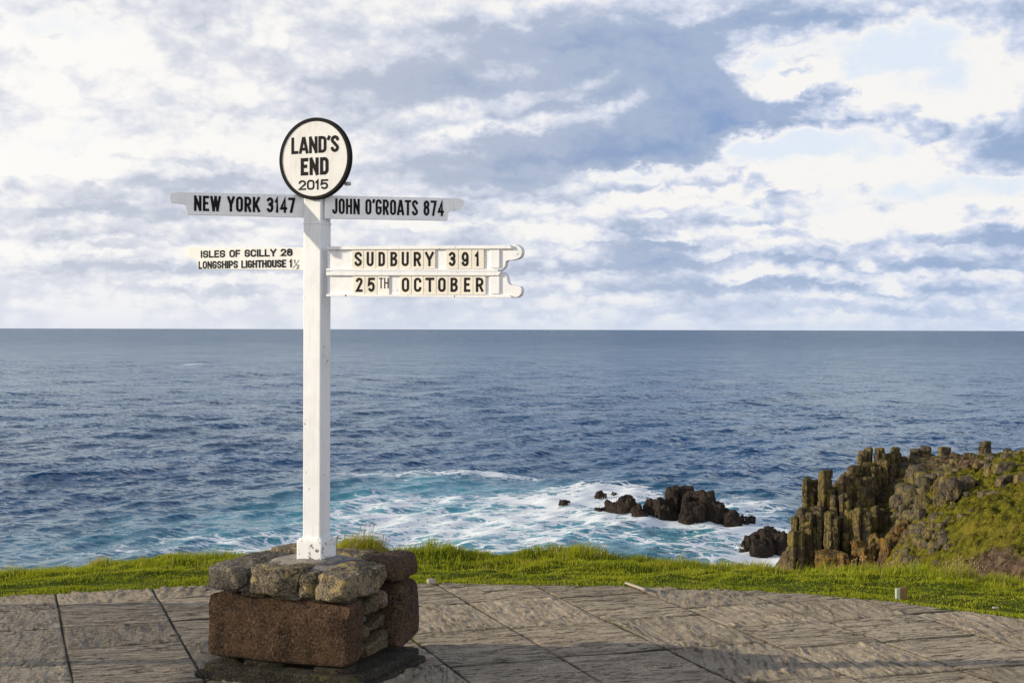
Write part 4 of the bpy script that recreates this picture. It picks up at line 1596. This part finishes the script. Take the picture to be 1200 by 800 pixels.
def build_headland():
    xs = np.linspace(30, 140, 420)
    ys = np.linspace(95, 305, 620)
    X, Y = np.meshgrid(xs, ys)
    Z = HL(X, Y)
    px = 600 + X / Y * F
    py = HOR + (H - Z) / Y * F
    bare = .55 * np.exp(-((px - 1160) / 60) ** 2 - ((py - 662) / 24) ** 2) + .65 * np.exp(-((px - 1055) / 26) ** 2 - ((py - 625) / 30) ** 2)
    bare += .45 * np.exp(-((px - 1190) / 40) ** 2 - ((py - 672) / 20) ** 2) + .75 * np.exp(-((px - 1110) / 70) ** 2 - ((py - 545) / 10) ** 2) + .5 * np.exp(-((px - 1050) / 30) ** 2 - ((py - 575) / 24) ** 2)
    bare += .6 * (px < 1035)
    lump = np.abs(fbm(X / 2.2, Y / 2.2, 1.0, 4, .6))
    Z = Z + .9 * fbm(X / 9, Y / 9, 3, 3) + (1.1 - bare * .2) * (.45 - lump) + .55 * fbm(X / 1.0, Y / 1.0, 6, 3)
    rough = np.clip(bare, 0, 1)
    Z = Z + rough * 1.3 * np.abs(fbm(X / 4, Y / 3, 9, 4, .6))
    v = np.stack([X, Y, Z], -1).reshape(-1, 3)
    o = mesh_obj('headland', v, [grid_faces(*X.shape)], M['heath'], smooth=True, attrs={'bare': np.clip(bare, 0, 1)})
    tag(o, kind='structure')


build_headland()


def column(px0, px1, top, d, bottom=690, seed=0, depth=None, mat='cliff', blocks=None, n=9):
    """stack of jointed blocks, as granite weathers"""
    rng = np.random.RandomState(seed)
    a = px3(px0, top, d)
    b = px3(px1, top, d)
    w = (b[0] - a[0]) / 2
    cx = (a[0] + b[0]) / 2
    zt = a[2]
    zb = px3(px0, bottom, d)[2]
    dep = depth or w * rng.uniform(.9, 1.3)
    packs = []
    z = zt
    first = True
    yaw0 = R(rng.uniform(-48, -18))
    while z > zb:
        hh = rng.uniform(1.2, 4.6) * w * (1.0 if not first else .7)
        hh = max(hh, 1.0)
        j = w * .10
        s = rng.uniform(.86, 1.10)
        packs.append(stone((w * s * .98, dep * s, hh / 2 + .10), yaw0 + R(rng.normal(0, 5)), (cx + rng.normal(0, j * .6), d + dep + rng.normal(0, j), z - hh / 2),
                           k=rng.uniform(5, 12), amp=.20, freq=1.3, n=n, seed=rng.randint(1 << 30), chips=9, rx=R(rng.normal(0, 3)), ry=R(rng.normal(0, 3.0)), top_tilt=(rng.normal(0, .16), rng.normal(0, .16)) if first else (0, 0)))
        z -= hh
        first = False
        w *= rng.uniform(1.0, 1.014)
    return packs


def build_cliff():
    root = empty('sea_cliff', tuple(px3(980, 640, 245)))
    tag(root, 'tall granite sea cliff of upright jointed columns at the end of the headland', 'cliff')
    org = np.array(root.location)
    cols = [
        (926, 944, 624, 236), (929, 945, 604, 239), (945, 955, 602, 238), (953, 965, 600, 239), (962, 971, 606, 242), (968, 985, 601, 236), (970, 984, 618, 234.5),
        (984, 992, 606, 239), (989, 1003, 599, 236), (1002, 1024, 597, 234), (1023, 1031, 594, 238), (1029, 1044, 598, 240), (1040, 1056, 606, 240),
        (936, 950, 596, 242), (949, 966, 594, 243),
        (942, 956, 562, 247), (954, 963, 563, 249), (961, 978, 552, 246), (975, 984, 582, 244), (977, 990, 573, 248), (982, 991, 568, 246.5), (990, 998, 557, 247), (985, 998, 580, 243.5),
        (996, 1005, 547, 251), (1002, 1012, 546, 253), (997, 1010, 562, 248), (1003, 1013, 590, 243), (1013, 1028, 560, 249), (1007, 1026, 572, 246), (1022, 1035, 570, 252),
        (1006, 1017, 529, 257), (1013, 1024, 525, 258), (1013, 1028, 543, 254), (1026, 1040, 526, 257), (1029, 1042, 540, 254), (1039, 1050, 532, 258), (1045, 1057, 525, 259), (1043, 1052, 545, 255),
        (1055, 1066, 536, 261), (1052, 1062, 556, 256),
    ]
    rs = np.random.RandomState(77)
    for i, (a, b, t, d) in enumerate(cols):
        bot = 695 if d < 245 else 640
        wd = b - a
        pk = column(a + wd * .12, b - wd * .12, t, d + .6, seed=100 + i, bottom=bot)
        # each column is split by upright joints into slivers of unequal height
        m = 1 if wd < 11 else 2
        cuts = np.sort(np.concatenate([[0, 1], (np.arange(1, m) + rs.uniform(-.22, .22, m - 1)) / m]))
        hi = rs.randint(0, m)
        for q in range(m):
            drop = 0 if q == hi else rs.choice([2, 5, 9, 16, 26]) * rs.uniform(.6, 1.2)
            pk += column(a + wd * cuts[q], a + wd * cuts[q + 1], t + drop, d - rs.uniform(-.2, 1.1), seed=1000 + i * 7 + q, bottom=bot, n=8)
        v, f = join(pk)
        mesh_obj('rock_column', v - org, [f], M['cliff'], root, True)
    # the mass of rock behind the columns
    rng = np.random.RandomState(9)
    packs = []
    prof_x = [926, 940, 955, 980, 1000, 1012, 1030, 1055, 1070]
    prof_y = [640, 606, 575, 572, 566, 540, 536, 540, 545]
    for i in range(80):
        x = 930 + 135 * rng.rand()
        t = np.interp(x, prof_x, prof_y) + rng.uniform(4, 26)
        d = np.interp(t, [530, 640], [263, 241]) + rng.uniform(0, 4)
        wd = rng.uniform(3, 6)
        packs += column(x - wd, x + wd, t, d, bottom=min(t + 90, 700), seed=500 + i, n=6)
    v, f = join(packs)
    mesh_obj('rock_mass', v - org, [f], M['cliff'], root, True)
    # boulders with golden lichen at the foot
    packs = []
    for i, (a, b, t, bt, d) in enumerate([(1000, 1018, 632, 655, 226), (1010, 1028, 640, 662, 222), (1020, 1038, 628, 650, 225), (1034, 1052, 634, 665, 220), (962, 990, 648, 668, 228), (985, 1006, 650, 672, 226), (1045, 1060, 626, 652, 220), (1052, 1072, 612, 640, 222)]):
        p, q = px3(a, t, d), px3(b, bt, d)
        w, hh = (q[0] - p[0]) / 2, (p[2] - q[2]) / 2
        packs.append(stone((w, w * .9, hh * 1.1), R(i * 37), (p[0] + w, d + w, p[2] - hh), k=6, amp=.30, n=18, seed=300 + i, chips=16, chipr=(.55, .88)))
    v, f = join(packs)
    mesh_obj('golden_foot_rock', v - org, [f], M['gold'], root, True)


build_cliff()


def hit(px, py, default):
    ds = np.arange(120, 300, .5)
    X = (px - 600) / F * ds
    zr = H - (py - HOR - (px - 600) * ROLL) / F * ds
    k = np.nonzero(HL(X, ds) > zr)[0]
    return float(ds[k[0]]) if len(k) else default


def build_boulders():
    # rock stacks on the skyline:  (x0, x1, top, bottom, depth, label)
    stacks = [
        ([(1067, 1080, 526, 548, 261), (1078, 1092, 523, 548, 261), (1068, 1090, 536, 552, 260)], 'broad twin-headed rock stack on the skyline beside the tall columns'),
        ([(1100, 1112, 524, 545, 259), (1103, 1113, 534, 548, 258)], 'narrow square-topped rock stack standing alone on the skyline'),
        ([(1131, 1144, 531, 545, 256), (1122, 1133, 537, 548, 256)], 'low blunt rock stack just short of the highest stack on the skyline'),
        ([(1150, 1162, 517, 532, 254), (1148, 1156, 523, 545, 254), (1151, 1166, 531, 548, 253)], 'highest rock stack on the headland skyline with a blocky top'),
        ([(1176, 1185, 526, 545, 251), (1170, 1180, 533, 546, 251)], 'small dark rock stack between the highest stack and the skyline outcrop'),
        ([(1185, 1200, 530, 545, 248), (1196, 1215, 526, 545, 246), (1180, 1194, 538, 550, 246)], 'wide low rock outcrop where the headland skyline leaves the picture'),
    ]
    for i, (bl, lab) in enumerate(stacks):
        packs = []
        for j, (a, b, t, bt, d) in enumerate(bl):
            rng = np.random.RandomState(700 + i * 10 + j)
            p, q = px3(a, t, d), px3(b, bt + 6, d)
            w, hh = (q[0] - p[0]) / 2, (p[2] - q[2])
            nb = max(2, int(round(hh / (1.1 * w))))
            for kk in range(nb):
                h1 = hh / nb
                packs.append(stone((w * rng.uniform(.86, 1.06), w * rng.uniform(.8, 1.1), h1 / 2 * 1.1), R(rng.uniform(-25, 25)), (p[0] + w + rng.normal(0, .12), d + rng.normal(0, .2), p[2] - h1 * (kk + .5)),
                                   k=6, amp=.16, freq=1.3, n=10, seed=rng.randint(1 << 30), chips=8))
        v, f = join(packs)
        c = v.mean(0)
        c[2] = v[:, 2].min()
        o = mesh_obj('rock_stack', v - c, [f], M['stack'], None, True)
        o.location = tuple(c)
        tag(o, lab, 'rock stack', 'rock stacks along the headland skyline')
    # boulders lying on the slope
    bs = [
        (1095, 1104, 561, 594, 233, .8, 'upright split boulder leaning against the big overhanging block on the slope'),
        (1102, 1113, 558, 592, 234, .8, 'tall slab of rock wedged beside the big overhanging block'),
        (1111, 1130, 560, 586, 232, 1.3, 'big overhanging pale-fronted block halfway up the grassy slope'),
        (1122, 1145, 558, 574, 236, 1.3, 'long flat rock running back behind the big overhanging block'),
        (1074, 1093, 581, 598, 229, 1, 'wedge-shaped dark boulder below the split upright boulder'),
        (1080, 1091, 566, 582, 236, .9, 'rounded boulder above the wedge-shaped dark boulder'),
        (1065, 1075, 572, 590, 238, .9, 'rounded boulder at the head of the gully beside the columns'),
        (1063, 1072, 586, 600, 232, .9, 'small blocky boulder at the edge of the gully'),
        (1055, 1067, 590, 608, 230, .9, 'pale boulder at the bottom of the boulder run in the gully'),
        (1076, 1086, 597, 609, 224, .9, 'small pale boulder lying under the wedge-shaped dark boulder'),
        (1156, 1170, 543, 558, 238, 1, 'upright blocky boulder below the highest rock stack'),
        (1168, 1192, 541, 555, 236, 1, 'wide layered boulder under the skyline outcrop'),
        (1171, 1189, 556, 572, 228, 1, 'layered boulder with a dark hollow under the wide layered boulder'),
        (1191, 1208, 553, 568, 224, 1, 'boulder cut by the right edge of the picture'),
        (1148, 1162, 575, 586, 220, 1, 'small outcrop sticking out of the bright grass slope'),
        (1162, 1181, 576, 582, 218, 1.2, 'thin pale slab lying flat on the bright grass slope'),
    ]
    for i, (a, b, t, bt, d, dp, lab) in enumerate(bs):
        d = hit((a + b) / 2, bt, d) - 1.0
        p, q = px3(a, t, d), px3(b, bt + 3, d)
        w, hh = (q[0] - p[0]) / 2, (p[2] - q[2]) / 2
        v, f = stone((w, w * dp, hh), R((i * 53) % 50 - 25), (p[0] + w, d + w * dp * .5, p[2] - hh), k=5, amp=.2, freq=1.2, n=16, seed=900 + i, chips=14, chipr=(.58, .9))
        c = v.mean(0)
        c[2] = v[:, 2].min()
        o = mesh_obj('boulder', v - c, [f], M['stack'], None, True)
        o.location = tuple(c)
        tag(o, lab, 'boulder', 'boulders on the headland slope')
    # small stones strewn over the slope
    rng = np.random.RandomState(31)
    packs = []
    for i in range(900):
        y = rng.uniform(185, 262)
        x = (rng.uniform(1050, 1230) - 600) / F * y
        gul = math.exp(-((600 + x / y * F - 1075) / 35) ** 2)
        if rng.rand() > .06 + .75 * gul + .45 * (y > 240):
            continue
        s = rng.uniform(.15, .55) * (1 + .8 * gul) * (1 + .5 * (y > 238))
        z = float(HL(x, y)) + s * .4
        packs.append(stone((s * rng.uniform(.8, 1.5), s, s * rng.uniform(.6, 1.1)), rng.rand() * 6, (x, y, z), k=4, amp=.25, n=5, seed=i, chips=5))
    v, f = join(packs)
    o = mesh_obj('strewn_stones', v, [f], M['stack'], None, True)
    tag(o, kind='stuff')


build_boulders()


def build_sea_rocks():
    def rock(lumps, label, seed):
        packs = []
        rs = np.random.RandomState(seed + 900)
        small = []
        for (a, b, t, bt) in lumps:
            for _ in range(3 if b - a > 12 else 1):
                wd = (b - a) * rs.uniform(.45, .8)
                cx_ = rs.uniform(a, b)
                tt = t + (bt - t) * rs.uniform(.05, .6)
                small.append((cx_ - wd / 2, cx_ + wd / 2, tt, bt + rs.uniform(-2, 1)))
        lumps = lumps + small
        for j, (a, b, t, bt) in enumerate(lumps):
            rng = np.random.RandomState(seed * 50 + j)
            x0, d = sea_pt((a + b) / 2, bt)
            w = (b - a) / 2 * d / F
            ht = (bt - t) * d / F
            packs.append(stone((w * 1.22, w * rng.uniform(.9, 1.3), ht / 2 + 1.2), R(rng.uniform(-40, 40)), (x0, d + w * .5, SEA + ht / 2 - 1.0), k=6, amp=.32, freq=1.9, n=18, chipr=(.56, .86),
                               seed=rng.randint(1 << 30), chips=20, taper=(rng.uniform(.6, .85), .7), ry=R(rng.uniform(-8, 8))))
        v, f = join(packs)
        c = v.mean(0)
        c[2] = SEA
        o = mesh_obj('sea_rock', v - c, [f], M['searock'], None, False)
        o.location = tuple(c)
        tag(o, label, 'sea rock', 'rocks in the surf')
    rock([(700, 716, 595, 603), (710, 730, 588, 604), (724, 746, 582, 606), (736, 756, 594, 608), (754, 772, 586, 607), (764, 786, 583, 608), (780, 800, 571, 607), (788, 812, 570, 606), (804, 824, 574, 609), (816, 838, 577, 610),
          (828, 850, 585, 611), (838, 860, 592, 611), (850, 868, 600, 613), (772, 792, 592, 610), (800, 826, 590, 612), (742, 760, 600, 610)],
         'large dark jagged rock island with white surf all round it', 1)
    rock([(870, 890, 628, 641), (880, 904, 624, 642), (890, 916, 619, 643), (904, 927, 623, 644), (886, 910, 632, 645)], 'low dark rock in the surf close to the foot of the columns', 2)
    rock([(698, 710, 576, 584)], 'small round rock behind the left end of the rock island', 3)
    rock([(716, 724, 577, 581)], 'tiny rock nearly swallowed by surf beside the small round rock', 4)
    rock([(654, 668, 586, 593)], 'half-drowned rock in white water well left of the rock island', 5)
    rock([(866, 878, 604, 609), (874, 887, 604, 608)], 'flat low rock just off the right end of the rock island', 6)


build_sea_rocks()


def build_spray():
    # drops thrown up where the swell breaks on the rocks
    M['spray'] = material('spray_water', lambda g: principled(g, (.85, .88, .9), .8, None, .2))
    rng = np.random.RandomState(17)
    base = np.array([[0, 0, 1], [1, 0, 0], [0, 1, 0], [-1, 0, 0], [0, -1, 0], [0, 0, -1]], float)
    tri = np.array([[0, 1, 2], [0, 2, 3], [0, 3, 4], [0, 4, 1], [5, 2, 1], [5, 3, 2], [5, 4, 3], [5, 1, 4]])
    vs, fs, off = [], [], 0
    for (px, py, w, h, n) in [(726, 588, 3.2, 3.4, 420), (716, 590, 2.2, 2.4, 220), (657, 592, 2.2, 1.7, 260), (742, 584, 2.5, 2.0, 160), (870, 609, 2.0, 1.2, 160), (702, 604, 2.2, 1.0, 140), (925, 640, 2.0, 2.0, 200), (869, 641, 1.8, 1.2, 140), (812, 611, 3, .8, 140)]:
        x0, d = sea_pt(px, py)
        for i in range(n):
            q = rng.rand() ** 1.6
            x = x0 + rng.normal(0, w * (.35 + .5 * q))
            y = d + rng.normal(0, w * .5) + 1.0
            z = SEA + h * q * rng.uniform(.5, 1.1)
            s = rng.uniform(.04, .16) * (1.25 - q)
            vs.append(base * s * rng.uniform(.7, 1.4, (6, 3)) + np.array([x, y, z]))
            fs.append(tri + off)
            off += 6
    o = mesh_obj('sea_spray', np.concatenate(vs), [np.concatenate(fs)], M['spray'])
    tag(o, kind='stuff')


build_spray()

def build_shade_fence():
    # unseen fence added left of the view, slatted to half-shade paving and plinth
    M['paling'] = material('shade_fence_timber', lambda g: principled(g, g.mix(g.noise(g.vmul(objco(g), (50, 50, 5)), 1, 4), (.16, .13, .10), (.32, .28, .22)), .9, None, .2))
    root = empty('shade_fence', (-4.6, 4.5, 0))
    tag(root, 'added timber paling fence out of view, half-shading the paving and plinth', 'fence')
    rng = np.random.RandomState(61)
    bm = bmesh.new()
    y = -3.4
    while y < 4.15:
        top = (1.42 if y < 2.75 else 1.04) + rng.normal(0, .008)
        x = rng.normal(0, .003)
        add_box(bm, (x - .008, y, .06), (x + .008, y + .026, top), bev=.002)
        y += .052
    o = bm_obj('shade_palings', bm, M['paling'], root)
    for z in (.25, .88):
        bm = bmesh.new()
        add_box(bm, (-.05, -3.45, z), (-.0085, 4.2, z + .045), bev=.003)
        bm_obj('rail', bm, M['paling'], root)
    for py_ in (-3.4, -1.4, .6, 2.6, 4.14):
        bm = bmesh.new()
        add_box(bm, (-.13, py_, -.05), (-.051, py_ + .08, 1.1 if py_ > 3 else 1.46), bev=.004)
        bm_obj('shade_fence_post', bm, M['paling'], root)


build_shade_fence()

# ------------------------------------------------------------------ small things by the paving
tuft(-1.14, 10.85, .27, .185, 2800, .5, 1.0, 'yellow-brown tuft with dry flower heads right behind the white post', 60, 1)
tuft(-3.08, 10.95, .16, .075, 500, .7, 1.0, 'brownish dry tuft at the edge of the drop on the far left', 0, 2)
tuft(3.27, 10.75, .20, .14, 700, .4, 1.0, 'tall pale seeding tuft on the grass edge before the brown slope at right', 50, 3)
tuft(.52, 10.95, .30, .10, 900, .25, .7, 'rounded green tuft in the middle of the grass edge in front of the surf', 25, 4)
tuft(-.42, 10.95, .25, .085, 700, .2, .6, 'green tuft on the grass edge just right of the plinth', 0, 5)
tuft(2.65, 10.9, .30, .10, 700, .35, .95, 'pale grass tuft with seed heads below the golden rocks', 45, 6)


def build_bits():
    M['peg'] = material('old_timber', lambda g: principled(g, g.mix(g.noise(g.vmul(objco(g), (60, 60, 8)), 1, 4), (.10, .062, .022), (.22, .14, .055)), .9))
    M['pale'] = material('pale_stone', lambda g: principled(g, g.mix(g.noise(objco(g), 60, 4), (.26, .23, .18), (.46, .41, .33)), .9))
    M['strip'] = material('pale_green_strip', lambda g: principled(g, (.34, .40, .29), .7))
    # wooden peg at the rim of the paving
    d = 9.12
    p = px3(1056.5, 702, d)
    root = empty('wooden_peg', (p[0], p[1], -.02))
    tag(root, 'short square wooden peg with a pale green strip at the paving rim', 'peg')
    bm = bmesh.new()
    add_box(bm, (-.008, -.02, 0), (.034, .02, .072), bev=.003)
    bm_obj('peg_body', bm, M['peg'], root)
    bm = bmesh.new()
    add_box(bm, (-.032, -.018, 0), (-.0095, .018, .066), bev=.002)
    bm_obj('pale_strip', bm, M['strip'], root)
    # pale stones and a splinter on the paving rim
    x, y = -.52, 9.53
    v, f = stone((.030, .022, .018), .3, (0, 0, .012), k=3, amp=.2, n=12, seed=41)
    o = mesh_obj('pale_stone', v, [f], M['pale'], None, True)
    o.location = (x, y, .0)
    tag(o, 'small pale stone lying on the paving rim just right of the plinth', 'stone')
    a, b = px3(734, 682, 9.5), px3(757, 690, 9.25)
    a[2] = b[2] = .016
    mid, dr = (a + b) / 2, (b - a)
    v, f = stone((np.linalg.norm(dr) / 2, .012, .006), math.atan2(dr[1], dr[0]), (0, 0, 0), k=6, amp=.2, n=14, seed=43, chips=3)
    o = mesh_obj('stone_splinter', v, [f], M['pale'], None, True)
    o.location = (mid[0], mid[1], .012)
    tag(o, 'long pale splinter of stone on the far rim of the paving', 'stone')
    p = px3(1171, 715.5, 8.62)
    v, f = stone((.020, .012, .006), .2, (0, 0, 0), k=4, amp=.15, n=8, seed=45)
    o = mesh_obj('pale_stone', v, [f], M['pale'], None, True)
    o.location = (p[0], 8.62 + .05, .012)
    tag(o, 'white chip of stone where the paving meets the grass at the far right', 'stone')


build_bits()
